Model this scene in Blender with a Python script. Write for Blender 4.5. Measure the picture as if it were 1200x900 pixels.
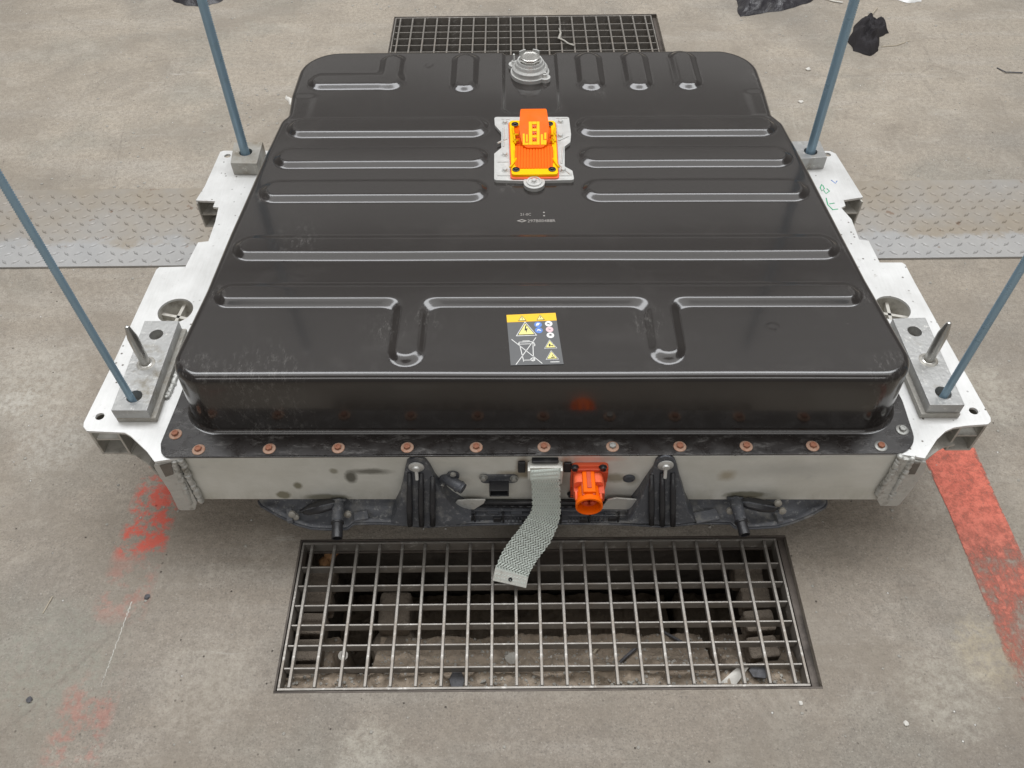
import bpy, math, random
import numpy as np
from mathutils import Vector, Matrix, noise
from mathutils.geometry import tessellate_polygon
PI = math.pi
random.seed(7)
scene = bpy.context.scene
for o in list(bpy.data.objects): bpy.data.objects.remove(o)

# ------------------------------------------------------------------ camera
cam_d = bpy.data.cameras.new('camera'); cam = bpy.data.objects.new('camera', cam_d)
scene.collection.objects.link(cam)
cam_d.sensor_width = 36.0; cam_d.lens = 29.2434
cam_d.clip_start = .02; cam_d.clip_end = 200
cam.matrix_world = Matrix([[0.999947, 0.009901, 0.002947, 0.0], [-0.00566, 0.763736, -0.645504, 0.0], [-0.008642, 0.645453, 0.763751, 1.567], [0, 0, 0, 1]])
scene.camera = cam

# ------------------------------------------------------------------ world and lamps (a workshop hall, soft overhead light)
world = bpy.data.worlds.new('World'); scene.world = world; world.use_nodes = True
wb = world.node_tree.nodes['Background']
wb.inputs[0].default_value = (1.0, .975, .94, 1); wb.inputs[1].default_value = .21
def area(name, loc, rot, sx, sy, power, col):
    l = bpy.data.lights.new(name, 'AREA'); l.shape = 'RECTANGLE'; l.size = sx; l.size_y = sy
    l.energy = power; l.color = col
    o = bpy.data.objects.new(name, l); scene.collection.objects.link(o)
    o.location = loc; o.rotation_euler = rot
    return o
area('roof_light', (0.1, 3.15, 6.0), (0, 0, 0), 9.0, 2.2, 9*2.2*PI*7.2, (.965, .98, 1))
area('roof_light', (0.1, 0.75, 6.0), (0, 0, 0), 9.0, 2.4, 9*2.4*PI*1.7, (1, .99, .975))
for ly, lw in ((6.2, 1.7), (9.0, 1.9), (12.6, 2.4)):
    area('roof_light', (0.1, ly, 6.0), (0, 0, 0), 13.0, lw, lw*13*PI*.52, (1, .985, .96))
area('roof_light', (0.1, -4.6, 5.6), (math.radians(24), 0, 0), 9.0, 1.6, 150, (1, .985, .965))
scene.view_settings.view_transform = 'Standard'; scene.view_settings.look = 'None'
scene.view_settings.exposure = 0.0; scene.view_settings.gamma = 1.0
scene.render.engine = 'CYCLES'

# ------------------------------------------------------------------ helpers
WL = {}
def wl(o): return WL.get(o.name, Vector((0, 0, 0)))
def link(o, parent=None, loc=(0, 0, 0)):
    scene.collection.objects.link(o)
    o.location = loc; WL[o.name] = Vector(loc)
    if parent is not None:
        o.parent = parent; o.matrix_parent_inverse = Matrix.Translation(-wl(parent))
    return o
def tag(o, label=None, cat=None, group=None, kind=None):
    if label: o['label'] = label
    if cat: o['category'] = cat
    if group: o['group'] = group
    if kind: o['kind'] = kind
    return o
def empty(name, loc, label, cat, group=None):
    o = bpy.data.objects.new(name, None); o.empty_display_size = .05
    link(o, None, loc); return tag(o, label, cat, group)

def arc_poly(pts, rads, n=7):
    out = []; N = len(pts)
    for i in range(N):
        p = Vector(pts[i][:2]); a = Vector(pts[i-1][:2]); b = Vector(pts[(i+1) % N][:2]); r = rads[i] if hasattr(rads, '__len__') else rads
        if r <= 0: out.append(p.copy()); continue
        u = (a-p).normalized(); v = (b-p).normalized(); ang = u.angle(v)
        if ang > PI-.02: out.append(p.copy()); continue
        t = min(r/math.tan(ang/2), (a-p).length*.49, (b-p).length*.49); r2 = t*math.tan(ang/2)
        c = p+(u+v).normalized()*(r2/math.sin(ang/2)); s = p+u*t; e = p+v*t
        a0 = math.atan2(s.y-c.y, s.x-c.x); a1 = math.atan2(e.y-c.y, e.x-c.x); d = (a1-a0+PI) % (2*PI)-PI
        for k in range(n+1): out.append(c+Vector((math.cos(a0+d*k/n), math.sin(a0+d*k/n)))*r2)
    return out

class MB:
    def __init__(s): s.v = []; s.f = []
    def add(s, vs, fs):
        b = len(s.v); s.v += [tuple(v) for v in vs]; s.f += [tuple(i+b for i in f) for f in fs]; return s
    def hexa(s, P):  # 8 points bottom 4 (ccw) then top 4
        return s.add(P, [(3,2,1,0),(4,5,6,7),(0,1,5,4),(1,2,6,5),(2,3,7,6),(3,0,4,7)])
    def box(s, c, d, rz=0, rx=0, ry=0):
        M = Matrix.Translation(c) @ Matrix.Rotation(rz,4,'Z') @ Matrix.Rotation(rx,4,'X') @ Matrix.Rotation(ry,4,'Y')
        x,y,z = [q/2 for q in d]
        return s.hexa([M@Vector(p) for p in ((-x,-y,-z),(x,-y,-z),(x,y,-z),(-x,y,-z),(-x,-y,z),(x,-y,z),(x,y,z),(-x,y,z))])
    def prism(s, poly, z0, z1, holes=(), M=None):
        loops = [[Vector((p[0],p[1],0)) for p in l] for l in (poly, *holes)]
        allp = [p for l in loops for p in l]; n = len(allp)
        tris = tessellate_polygon(loops)
        top = [Vector((p.x,p.y,z1)) for p in allp]; bot = [Vector((p.x,p.y,z0)) for p in allp]
        V = top+bot; F = []
        for t in tris:
            a,b,c = (allp[i] for i in t)
            if (b-a).cross(c-a).z < 0: t = (t[0],t[2],t[1])
            F.append(tuple(t)); F.append((t[2]+n,t[1]+n,t[0]+n))
        k = 0
        for li,l in enumerate(loops):
            m = len(l); A = sum(l[i].x*l[(i+1)%m].y-l[(i+1)%m].x*l[i].y for i in range(m))
            ccw = (A > 0) == (li == 0)
            for i in range(m):
                j = (i+1)%m
                q = (k+i+n,k+j+n,k+j,k+i)
                F.append(q if ccw else q[::-1])
            k += m
        if M is not None: V = [M@v for v in V]
        return s.add(V, F)
    def tube(s, path, r, n=8, cap=True, flat=1.0, up=(0,0,1)):
        P = [Vector(p) for p in path]; R = r if hasattr(r,'__len__') else [r]*len(P)
        V = []; F = []; prev = None
        for i,p in enumerate(P):
            t = (P[min(i+1,len(P)-1)]-P[max(i-1,0)]).normalized()
            if prev is None:
                a = Vector(up); a = a if abs(a.dot(t)) < .95 else Vector((1,0,0))
                x = a.cross(t).normalized()
            else:
                x = (prev-t*prev.dot(t)).normalized()
            prev = x; y = t.cross(x)
            for k in range(n):
                w = 2*PI*k/n; V.append(p+(x*math.cos(w)+y*math.sin(w)*flat)*R[i])
        for i in range(len(P)-1):
            for k in range(n):
                a = i*n+k; b = i*n+(k+1)%n; F.append((a,b,b+n,a+n))
        if cap: F.append(tuple(range(n))[::-1]); F.append(tuple((len(P)-1)*n+k for k in range(n)))
        return s.add(V,F)
    def lathe(s, prof, c=(0,0,0), axis=(0,0,1), n=24, hexn=None):
        # prof: list of (r, h) along axis
        q = Vector(axis).normalized().to_track_quat('Z','X').to_matrix()
        c = Vector(c); m = hexn or n; V = []; F = []
        for r,h in prof:
            for k in range(m):
                w = 2*PI*(k+.5)/m; V.append(c+q@Vector((r*math.cos(w), r*math.sin(w), h)))
        for i in range(len(prof)-1):
            for k in range(m):
                a = i*m+k; b = i*m+(k+1)%m; F.append((a,b,b+m,a+m))
        F.append(tuple(range(m))[::-1]); F.append(tuple((len(prof)-1)*m+k for k in range(m)))
        return s.add(V,F)
    def sheet(s, A, B, t):
        # thick strip between polylines A and B, thickness t along the negative normal
        A = [Vector(a) for a in A]; B = [Vector(b) for b in B]; n = len(A); N = []
        for i in range(n):
            d = (A[min(i+1,n-1)]-A[max(i-1,0)]); N.append(d.cross(B[i]-A[i]).normalized()*t)
        V = A+B+[A[i]-N[i] for i in range(n)]+[B[i]-N[i] for i in range(n)]; F = []
        for i in range(n-1):
            F += [(i,i+1,n+i+1,n+i),(2*n+i,3*n+i,3*n+i+1,2*n+i+1),(i,2*n+i,2*n+i+1,i+1),(n+i,n+i+1,3*n+i+1,3*n+i)]
        F += [(0,n,3*n,2*n),(n-1,3*n-1,4*n-1,2*n-1)]
        return s.add(V,F)
    def mesh(s, name, mat, smooth=False):
        me = bpy.data.meshes.new(name); me.from_pydata(s.v, [], s.f)
        if mat: me.materials.append(mat)
        if smooth:
            me.polygons.foreach_set('use_smooth', [True]*len(me.polygons))
        me.update(); return me
    def build(s, name, mat, parent=None, smooth=False, bevel=0, loc=(0,0,0), seg=2, fixn=False):
        me = s.mesh(name, mat, smooth)
        if fixn:
            import bmesh
            bm = bmesh.new(); bm.from_mesh(me); bmesh.ops.recalc_face_normals(bm, faces=bm.faces); bm.to_mesh(me); bm.free()
        o = bpy.data.objects.new(name, me); link(o, parent, loc)
        if bevel:
            m = o.modifiers.new('bevel','BEVEL'); m.width = bevel; m.segments = seg; m.limit_method = 'ANGLE'; m.angle_limit = math.radians(35)
            me.polygons.foreach_set('use_smooth', [True]*len(me.polygons)); m.harden_normals = True
        elif smooth == 'auto':
            me.set_sharp_from_angle(angle=math.radians(38))
        return o

def circ(c, r, n=24, ry=None):
    ry = ry or r
    return [Vector((c[0]+r*math.cos(2*PI*k/n), c[1]+ry*math.sin(2*PI*k/n))) for k in range(n)]

# ------------------------------------------------------------------ materials
class NT:
    def __init__(s, name):
        s.m = bpy.data.materials.new(name); s.m.use_nodes = True; s.t = s.m.node_tree; s.b = s.t.nodes['Principled BSDF']
        s.co = s.t.nodes.new('ShaderNodeTexCoord').outputs['Object']
    def n(s, typ, **kw):
        nd = s.t.nodes.new('ShaderNode'+typ)
        for k,v in kw.items():
            if k in ('operation','blend_type','feature','data_type','distance','noise_dimensions','interpolation_type'): setattr(nd,k,v)
        return nd
    def L(s, a, b): s.t.links.new(a, b)
    def noise(s, scale, detail=6, rough=.6, co=None, dist=0):
        nd = s.n('TexNoise'); s.L(co or s.co, nd.inputs['Vector']); nd.inputs['Scale'].default_value = scale
        nd.inputs['Detail'].default_value = detail; nd.inputs['Roughness'].default_value = rough; nd.inputs['Distortion'].default_value = dist
        return nd.outputs['Fac']
    def vor(s, scale, feature='F1', co=None, out='Distance'):
        nd = s.n('TexVoronoi', feature=feature); s.L(co or s.co, nd.inputs['Vector']); nd.inputs['Scale'].default_value = scale
        return nd.outputs[out]
    def mapr(s, scale=(1,1,1), rot=(0,0,0), loc=(0,0,0)):
        nd = s.n('Mapping'); s.L(s.co, nd.inputs['Vector']); nd.inputs['Scale'].default_value = scale; nd.inputs['Rotation'].default_value = rot; nd.inputs['Location'].default_value = loc
        return nd.outputs[0]
    def rng(s, v, a, b, c=0, d=1, smooth=False):
        nd = s.n('MapRange'); nd.clamp = True
        if smooth: nd.interpolation_type = 'SMOOTHSTEP'
        s.L(v, nd.inputs['Value'])
        for k,q in zip(('From Min','From Max','To Min','To Max'),(a,b,c,d)): nd.inputs[k].default_value = q
        return nd.outputs[0]
    def math(s, op, a, b=None):
        nd = s.n('Math', operation=op)
        for i,q in enumerate((a,b)):
            if q is None: continue
            if isinstance(q,(int,float)): nd.inputs[i].default_value = q
            else: s.L(q, nd.inputs[i])
        return nd.outputs[0]
    def mix(s, f, a, b, blend='MIX'):
        nd = s.n('Mix', data_type='RGBA', blend_type=blend)
        for i,q in ((0,f),(6,a),(7,b)):
            if isinstance(q,(int,float)): nd.inputs[i].default_value = q
            elif isinstance(q,tuple): nd.inputs[i].default_value = (*q,1) if len(q)==3 else q
            else: s.L(q, nd.inputs[i])
        return nd.outputs[2]
    def xyz(s, i):
        nd = s.n('SeparateXYZ'); s.L(s.co, nd.inputs[0]); return nd.outputs[i]
    def bump(s, h, dist=.002, strength=1.0, prev=None):
        nd = s.n('Bump'); nd.inputs['Distance'].default_value = dist; nd.inputs['Strength'].default_value = strength
        s.L(h, nd.inputs['Height'])
        if prev is not None: s.L(prev, nd.inputs['Normal'])
        s.L(nd.outputs[0], s.b.inputs['Normal']); return nd.outputs[0]
    def out(s, col=None, rough=None, metal=None, **kw):
        for k,v in (('Base Color',col),('Roughness',rough),('Metallic',metal),*kw.items()):
            if v is None: continue
            i = s.b.inputs[k]
            if isinstance(v,(int,float)): i.default_value = v
            elif isinstance(v,tuple): i.default_value = (*v,1) if len(v)==3 else v
            else: s.L(v,i)
        return s.m

def grimy(name, base, dirt, rough=.5, metal=0, amount=.4, scale=25, bump=.0006, spec=None, coat=0, bscale=120, wear=None):
    t = NT(name)
    n1 = t.noise(scale, 8, .65); n2 = t.noise(scale*.23, 5, .6)
    mask = t.rng(t.math('MULTIPLY', n1, n2), .42-.35*amount, .42-.35*amount+.14)
    mask = t.math('MULTIPLY', mask, .85)
    b2 = tuple(c*.78 for c in base)
    col = t.mix(t.noise(scale*.6,4), b2, base)
    col = t.mix(mask, col, dirt)
    if wear: col = t.mix(t.rng(t.noise(scale*2.2,10,.8), .555, .65), col, wear)
    r = t.rng(n1, .3, .7, max(0,rough-.1), min(1,rough+.15))
    t.out(col, r, metal)
    if spec is not None: t.out(**{'Specular IOR Level': spec})
    if coat: t.out(**{'Coat Weight': coat, 'Coat Roughness': .08})
    if bump: t.bump(t.noise(bscale, 6, .6), bump)
    return t.m

def paint_black(name, flangey=False):
    t = NT(name)
    streak = t.noise(9, 5, .6, co=t.mapr((.4,5,3)))
    dust = t.rng(t.noise(7, 9, .7, dist=.6), .52, .72)
    spk = t.rng(t.vor(150), .05, .02); spk = t.math('MULTIPLY', spk, t.rng(t.noise(6,3), .55, .62))
    scr = t.rng(t.noise(22, 10, .8, co=t.mapr((.5,3,3),(0,0,.5))), .66, .70)
    col = t.mix(t.math('MULTIPLY', dust, .5), (.0150,.0120,.0108), (.027,.0225,.020))
    col = t.mix(t.math('MULTIPLY', spk, .7), col, (.35,.33,.30))
    col = t.mix(t.math('MULTIPLY', scr, .35 if not flangey else .6), col, (.16,.15,.145))
    if not flangey:
        X = t.xyz(0); Y = t.xyz(1); sc2 = t.rng(t.noise(60, 10, .85, co=t.mapr((1.8,.7,1),(0,0,.6))), .52, .64)
        for (cx, cy, r) in [(-0.5962, 0.9922, 0.07), (-0.4592, 0.9601, 0.12), (0.6793, 0.9693, 0.06), (-0.5776, 1.1847, 0.035), (-0.5734, 1.3239, 0.03), (-0.553, 1.4941, 0.03), (0.665, 1.1664, 0.04), (-0.2355, 1.0875, 0.05), (-0.1648, 1.1089, 0.04), (0.2527, 1.0917, 0.05), (0.6679, 1.3043, 0.03), (-0.4455, 1.3488, 0.07), (-0.5475, 2.0564, 0.05), (0.6337, 1.9677, 0.05), (-0.001, 1.5306, 0.05), (0.2144, 1.8952, 0.04)]:
            dx = t.math('SUBTRACT', X, cx); dy = t.math('SUBTRACT', Y, cy); dd = t.math('SQRT', t.math('ADD', t.math('MULTIPLY',dx,dx), t.math('MULTIPLY',dy,dy)))
            col = t.mix(t.math('MULTIPLY', t.math('MULTIPLY', t.rng(dd, r, r*.2), sc2), .30), col, (.30,.29,.275))
    if flangey:
        col = t.mix(t.math('MULTIPLY', t.rng(t.noise(30,10,.85,co=t.mapr((.5,1.4,1))), .52, .72), .55), col, (.30,.29,.28))
    r = t.math('ADD', t.rng(streak, .3, .7, .17, .22), t.math('MULTIPLY', dust, .07))
    if flangey: r = t.rng(t.noise(30,7), .3, .7, .18, .42)
    t.out(col, r, 0.0, **{'Coat Weight': .65 if not flangey else .3, 'Coat Roughness': .10 if not flangey else .2})
    t.bump(t.noise(5, 3, .5), .0015, .35, t.bump(t.noise(400,3), .00008, .6))
    return t.m

def concrete():
    t = NT('concrete')
    big = t.noise(.9, 5, .6); mid = t.noise(5, 9, .68); fine = t.noise(70, 8, .7); X = t.xyz(0); Y = t.xyz(1)
    streakx = t.noise(3.2, 7, .65, co=t.mapr((.35,2.6,1)))
    near = t.rng(Y, .5, 2.0)  # lighting falloff, darker up close and paler far off, mixed into the colour
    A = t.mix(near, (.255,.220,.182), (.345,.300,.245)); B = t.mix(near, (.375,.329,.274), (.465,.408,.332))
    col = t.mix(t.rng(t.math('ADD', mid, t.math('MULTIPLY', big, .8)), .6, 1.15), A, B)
    col = t.mix(t.rng(streakx, .50, .70, 0, .6), col, (.47,.435,.385))
    col = t.mix(t.rng(t.noise(1.7, 6, .6, co=t.mapr((1,1,1),loc=(7,3,0))), .50, .68, 0, .65), col, (.235,.22,.195))
    gp = t.math('MULTIPLY', t.rng(t.noise(2.3, 4, .6, co=t.mapr((1,1,1),loc=(3,9,0))), .53, .66, 0, .5), 1)
    col = t.mix(gp, col, (.295,.285,.245))
    col = t.mix(t.rng(fine, .30, .66, 0, 1), t.mix(.55, col, (.15,.128,.105)), col, 'MIX')
    gr = t.noise(230, 5, .8); col = t.mix(t.rng(gr, .53, .64, 0, .9), col, (.15,.135,.12)); col = t.mix(t.rng(gr, .42, .32, 0, .6), col, (.62,.59,.54))
    wv = t.noise(4, 4, .6); blot = t.noise(2.6, 10, .72, dist=.8, co=t.mapr((1,1,1),loc=(1,5,2)))
    col = t.mix(t.rng(blot, .46, .60, 0, .55), col, (.245,.212,.172))
    blot2 = t.noise(6.5, 12, .78, dist=.5, co=t.mapr((1,1,1),loc=(4,2,6)))
    col = t.mix(t.rng(blot2, .53, .70, 0, .45), col, (.47,.43,.37)); col = t.mix(t.rng(blot2, .45, .30, 0, .4), col, (.18,.152,.122))
    scuff = t.math('MULTIPLY', t.rng(t.noise(5, 12, .8, co=t.mapr((.5,3.5,1),(0,0,.35))), .60, .68), t.rng(t.noise(1.3,3), .45,.6))
    col = t.mix(t.math('MULTIPLY', scuff, .6), col, (.60,.575,.53))
    for (bx, by, br, bc, bk) in [(0.908, 0.634, 0.075, (0.48, 0.41, 0.28), 0.5), (0.804, 0.561, 0.1, (0.52, 0.49, 0.42), 0.45), (-0.272, 0.463, 0.06, (0.54, 0.51, 0.44), 0.45), (-1.214, 1.34, 0.16, (0.52, 0.49, 0.43), 0.5), (-1.085, 1.155, 0.1, (0.5, 0.47, 0.42), 0.5), (-0.898, 0.625, 0.14, (0.3, 0.3, 0.25), 0.6), (-0.593, 0.59, 0.12, (0.46, 0.42, 0.36), 0.5), (-1.214, 1.286, 0.05, (0.52, 0.5, 0.45), 0.5), (1.114, 1.283, 0.12, (0.5, 0.47, 0.4), 0.5)]:
        dx = t.math('SUBTRACT', X, bx); dy = t.math('SUBTRACT', Y, by); dd = t.math('DIVIDE', t.math('SQRT', t.math('ADD', t.math('MULTIPLY',dx,dx), t.math('MULTIPLY',dy,dy))), br)
        dd = t.math('ADD', dd, t.math('MULTIPLY', t.math('SUBTRACT', t.noise(22, 12, .85), .5), 2.6)); nz = t.rng(t.noise(55, 9, .85), .42, .58, .0, 1)
        col = t.mix(t.math('MULTIPLY', t.math('MULTIPLY', t.rng(dd, 1.05, .6), nz), bk), col, bc)
    # pits and pale grains
    cell = t.vor(38, out='Color'); sep = t.n('SeparateColor'); t.L(cell, sep.inputs[0])
    pit = t.math('MULTIPLY', t.rng(t.vor(38), .085, .04), t.rng(sep.outputs[0], .84, .86))
    wht = t.math('MULTIPLY', t.rng(t.vor(38), .10, .06), t.rng(sep.outputs[1], .86, .88))
    pit2c = t.vor(11, out='Color'); s2 = t.n('SeparateColor'); t.L(pit2c, s2.inputs[0])
    co2 = t.n('VectorMath'); co2.operation = 'ADD'; t.L(t.co, co2.inputs[0]); nn = t.n('TexNoise'); nn.inputs['Scale'].default_value = 60; t.L(t.co, nn.inputs['Vector'])
    sc = t.n('VectorMath'); sc.operation = 'SCALE'; t.L(nn.outputs['Color'], sc.inputs[0]); sc.inputs['Scale'].default_value = .02; t.L(sc.outputs[0], co2.inputs[1])
    v2 = t.vor(11, co=co2.outputs[0]); pit2 = t.math('MULTIPLY', t.rng(v2, .075, .045), t.rng(s2.outputs[2], .88, .89))
    col = t.mix(t.math('MULTIPLY', pit, .75), col, (.07,.06,.05)); col = t.mix(t.math('MULTIPLY', pit2, .7), col, (.06,.052,.045))
    col = t.mix(wht, col, (.72,.70,.66))
    c3 = t.vor(75, out='Color'); s3 = t.n('SeparateColor'); t.L(c3, s3.inputs[0])
    fl3 = t.math('MULTIPLY', t.math('MULTIPLY', t.rng(t.vor(75), .20, .10), t.rng(s3.outputs[0], .90, .91)), t.rng(t.noise(1.6, 3), .42, .55)); col = t.mix(t.math('MULTIPLY', fl3, .7), col, (.09,.075,.06))
    # hairline cracks
    cv = t.n('TexVoronoi', feature='DISTANCE_TO_EDGE'); t.L(co2.outputs[0], cv.inputs['Vector']); cv.inputs['Scale'].default_value = 1.3
    cr = t.math('MULTIPLY', t.rng(cv.outputs['Distance'], .006, .001), t.rng(t.noise(1.1, 3), .53, .58)); col = t.mix(t.math('MULTIPLY', cr, .15), col, (.12,.105,.09))
    # worn red paint band on the left
    m = t.mapr((1,1,1)); 
    sL = t.math('SUBTRACT', X, t.math('ADD', t.math('MULTIPLY', Y, .02), -.80))
    band = t.math('MULTIPLY', t.rng(sL, -.075, -.055), t.rng(sL, .045, .03))
    gate = t.math('MAXIMUM', t.math('MULTIPLY', t.rng(Y, .84, .88), t.rng(Y, 1.10, 1.04)), t.math('MULTIPLY', t.rng(Y, .40, .46, 0, .25), t.rng(Y, .62, .56)))
    gate = t.math('MAXIMUM', gate, t.math('MULTIPLY', t.rng(Y, .70, .74, 0, .2), t.rng(Y, .88, .82)))
    th = t.math('ADD', t.math('MULTIPLY', t.noise(16, 9, .7), .8), t.math('MULTIPLY', t.noise(60,5,.7), .36))
    lm = t.math('MULTIPLY', band, t.math('MULTIPLY', gate, t.rng(th, .55, .64)))
    col = t.mix(t.math('MULTIPLY', lm, .85), col, (.66,.10,.065))
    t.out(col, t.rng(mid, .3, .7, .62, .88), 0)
    h = t.math('ADD', t.math('MULTIPLY', mid, 1.0), t.math('MULTIPLY', fine, .35))
    h = t.math('SUBTRACT', h, t.math('MULTIPLY', t.math('MAXIMUM', pit, pit2), .7)); h = t.math('ADD', h, t.math('MULTIPLY', wht, .4))
    h = t.math('SUBTRACT', h, t.math('MULTIPLY', cr, .1))
    t.bump(h, .013, .85)
    return t.m

def red_paint():
    t = NT('worn_red_paint')
    th = t.math('ADD', t.math('MULTIPLY', t.noise(13, 12, .8, co=t.mapr((1.8,.7,1),(0,0,.15))), .8), t.math('MULTIPLY', t.noise(60, 6, .7), .35))
    Y = t.xyz(1); X = t.xyz(0)
    keep = t.rng(Y, .70, .92, .60, .40)
    keep = t.math('ADD', keep, t.math('MULTIPLY', t.rng(t.math('ABSOLUTE', t.math('SUBTRACT', Y, .83)), .05, .0), .10))
    a = t.rng(t.math('SUBTRACT', th, keep), -.09, .10)
    cx_ = t.math('ADD', t.math('MULTIPLY', Y, -0.0221), 1.0178); ed = t.math('DIVIDE', t.math('ABSOLUTE', t.math('SUBTRACT', X, cx_)), 0.0661)
    ed = t.math('ADD', ed, t.math('MULTIPLY', t.math('SUBTRACT', t.noise(26, 9, .75), .5), .9))
    a = t.math('MULTIPLY', a, t.rng(ed, 1.02, .86))
    a = t.math('MULTIPLY', a, t.rng(t.noise(38,9,.85), .38, .56, .45, 1))
    col = t.mix(t.noise(30,8,.7), (.62,.115,.075), (.86,.25,.165))
    col = t.mix(t.rng(t.noise(120,5,.7), .58, .68, 0, .6), col, (.25,.10,.075))
    col = t.mix(t.rng(Y, .98, .85, 0, .35), col, (.38,.17,.13))
    t.out(col, .6, 0, Alpha=t.math('MULTIPLY', a, .93)); t.bump(t.noise(70,7,.65), .002, .5)
    return t.m

M = {}
M['concrete'] = concrete(); M['red'] = red_paint()
M['cover'] = paint_black('black_paint'); M['flange'] = paint_black('dusty_black_paint', True)
def alu_mat():
    t = NT('pale_aluminium')
    n = t.noise(9, 8, .7); brushed = t.noise(30, 5, .6, co=t.mapr((8,.6,6)))
    col = t.mix(t.rng(n,.3,.7), (.60,.60,.585), (.72,.72,.71))
    col = t.mix(t.rng(brushed,.4,.7,0,.25), col, (.80,.80,.80))
    cellc = t.vor(70, out='Color'); sp = t.n('SeparateColor'); t.L(cellc, sp.inputs[0])
    spots = t.math('MULTIPLY', t.rng(t.vor(70), .20, .10), t.math('MULTIPLY', t.rng(sp.outputs[0], .55,.57), t.rng(t.noise(4,3), .40,.55)))
    col = t.mix(spots, col, (.10,.085,.07))
    col = t.mix(t.rng(t.noise(40,9,.8), .60,.70,0,.55), col, (.36,.34,.30))
    t.out(col, t.rng(n,.3,.7,.36,.52), .35); t.bump(t.noise(200,4), .0003, .5)
    return t.m
M['alu'] = alu_mat()
def beam_mat():
    t = NT('stained_aluminium')
    n = t.noise(7, 8, .7)
    col = t.mix(t.rng(n,.3,.7), (.62,.615,.565), (.76,.755,.71)); fx = t.rng(t.noise(3.0,9,.75,co=t.mapr((1,1,3))), .40,.62, 0, .28); col = t.mix(fx, col, (.50,.485,.42))
    X = t.xyz(0); Z = t.xyz(2)
    def blob(cx, cz, rx, rz, c, k=.9, edge=.35):
        dx = t.math('DIVIDE', t.math('SUBTRACT', X, cx), rx); dz = t.math('DIVIDE', t.math('SUBTRACT', Z, cz), rz)
        d = t.math('SQRT', t.math('ADD', t.math('MULTIPLY',dx,dx), t.math('MULTIPLY',dz,dz)))
        d = t.math('ADD', d, t.math('MULTIPLY', t.math('SUBTRACT', t.noise(45,7,.7), .5), 1.1))
        return t.math('MULTIPLY', t.rng(d, 1.0+edge, 1.0-edge), k), c
    for a in [(-0.3195, 0.2205, 0.0111, 0.0178, (0.075, 0.07, 0.05), 0.85, 0.35), (-0.2787, 0.2396, 0.0348, 0.0089, (0.075, 0.07, 0.05), 0.75, 0.5), (-0.3491, 0.241, 0.0079, 0.0089, (0.2, 0.185, 0.125), 0.7, 0.35), (-0.4286, 0.1905, 0.0079, 0.0118, (0.2, 0.185, 0.125), 0.9, 0.35), (-0.4647, 0.1564, 0.0142, 0.0133, (0.2, 0.185, 0.125), 0.9, 0.2), (-0.3791, 0.1471, 0.0411, 0.0118, (0.2, 0.185, 0.125), 0.8, 0.3), (0.4075, 0.2268, 0.0142, 0.0148, (0.36, 0.3, 0.2), 0.7, 0.6), (0.4579, 0.1573, 0.0379, 0.0118, (0.2, 0.185, 0.125), 0.85, 0.25), (0.0165, 0.2584, 0.0126, 0.0266, (0.22, 0.15, 0.09), 0.85, 0.5), (0.0943, 0.2584, 0.0111, 0.0266, (0.22, 0.15, 0.09), 0.85, 0.5), (0.0133, 0.2295, 0.0474, 0.0118, (0.3, 0.25, 0.17), 0.8, 0.5), (0.0929, 0.2119, 0.0158, 0.0237, (0.27, 0.25, 0.2), 0.6, 0.6), (0.1917, 0.2178, 0.0253, 0.0148, (0.27, 0.24, 0.17), 0.8, 0.4), (0.2253, 0.2119, 0.0126, 0.0178, (0.22, 0.2, 0.15), 0.6, 0.4), (0.5302, 0.2471, 0.079, 0.0207, (0.42, 0.42, 0.4), 0.5, 0.7), (0.1383, 0.2809, 0.0506, 0.0089, (0.7, 0.32, 0.22), 0.55, 0.5)]:
        f, c = blob(*a); col = t.mix(f, col, c)
    # dried run-off along the lower edge, fine specks
    low = t.math('MULTIPLY', t.rng(Z, .19, .14), t.rng(t.noise(12,8,.7,co=t.mapr((1,1,.4))), .42,.62)); col = t.mix(t.math('MULTIPLY', low,.45), col, (.28,.26,.19))
    sp = t.rng(t.noise(160,5,.8), .66,.72); col = t.mix(t.math('MULTIPLY', sp,.6), col, (.16,.13,.09))
    sm = t.rng(t.noise(11,9,.75,co=t.mapr((.8,1,2.5),(0,.5,0))), .60,.72); col = t.mix(t.math('MULTIPLY', sm,.35), col, (.33,.34,.34))
    t.out(col, t.rng(n,.3,.7,.42,.6), .1); t.bump(t.noise(120,5), .0003, .5)
    return t.m
M['beam'] = beam_mat()
M['weld'] = grimy('rough_weld', (.66,.66,.63), (.26,.245,.21), .45, .4, .42, 60, .004, bscale=70)
M['chamber'] = grimy('dusty_aluminium', (.58,.56,.51), (.20,.18,.15), .6, .3, .5, 30, .0006)
M['steelblk'] = grimy('dull_steel', (.44,.44,.43), (.20,.175,.13), .42, .55, .38, 30, .001, wear=(.62,.61,.58))
M['steelblk2'] = grimy('tarnished_steel', (.40,.385,.35), (.22,.185,.135), .5, .4, .5, 22, .0015, wear=(.55,.53,.48))
M['pin'] = grimy('turned_steel', (.58,.57,.54), (.33,.30,.25), .28, .85, .25, 30, .0003)
M['zinc'] = grimy('blue_zinc', (.38,.56,.70), (.24,.33,.39), .30, .25, .3, 18, .0003)
M['rust'] = grimy('rusty_bolt', (.36,.15,.09), (.16,.07,.045), .75, .1, .4, 200, .0008, bscale=500)
M['rustpale'] = grimy('rusty_washer', (.46,.30,.22), (.33,.15,.09), .7, .15, .45, 260, .0004, bscale=500)
M['zincbolt'] = grimy('grey_bolt', (.42,.42,.40), (.25,.22,.18), .45, .6, .3, 200, .0004)
M['plastic'] = grimy('dusty_black_plastic', (.075,.080,.092), (.23,.225,.215), .40, 0, .45, 38, .0012, wear=(.24,.24,.25))
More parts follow.
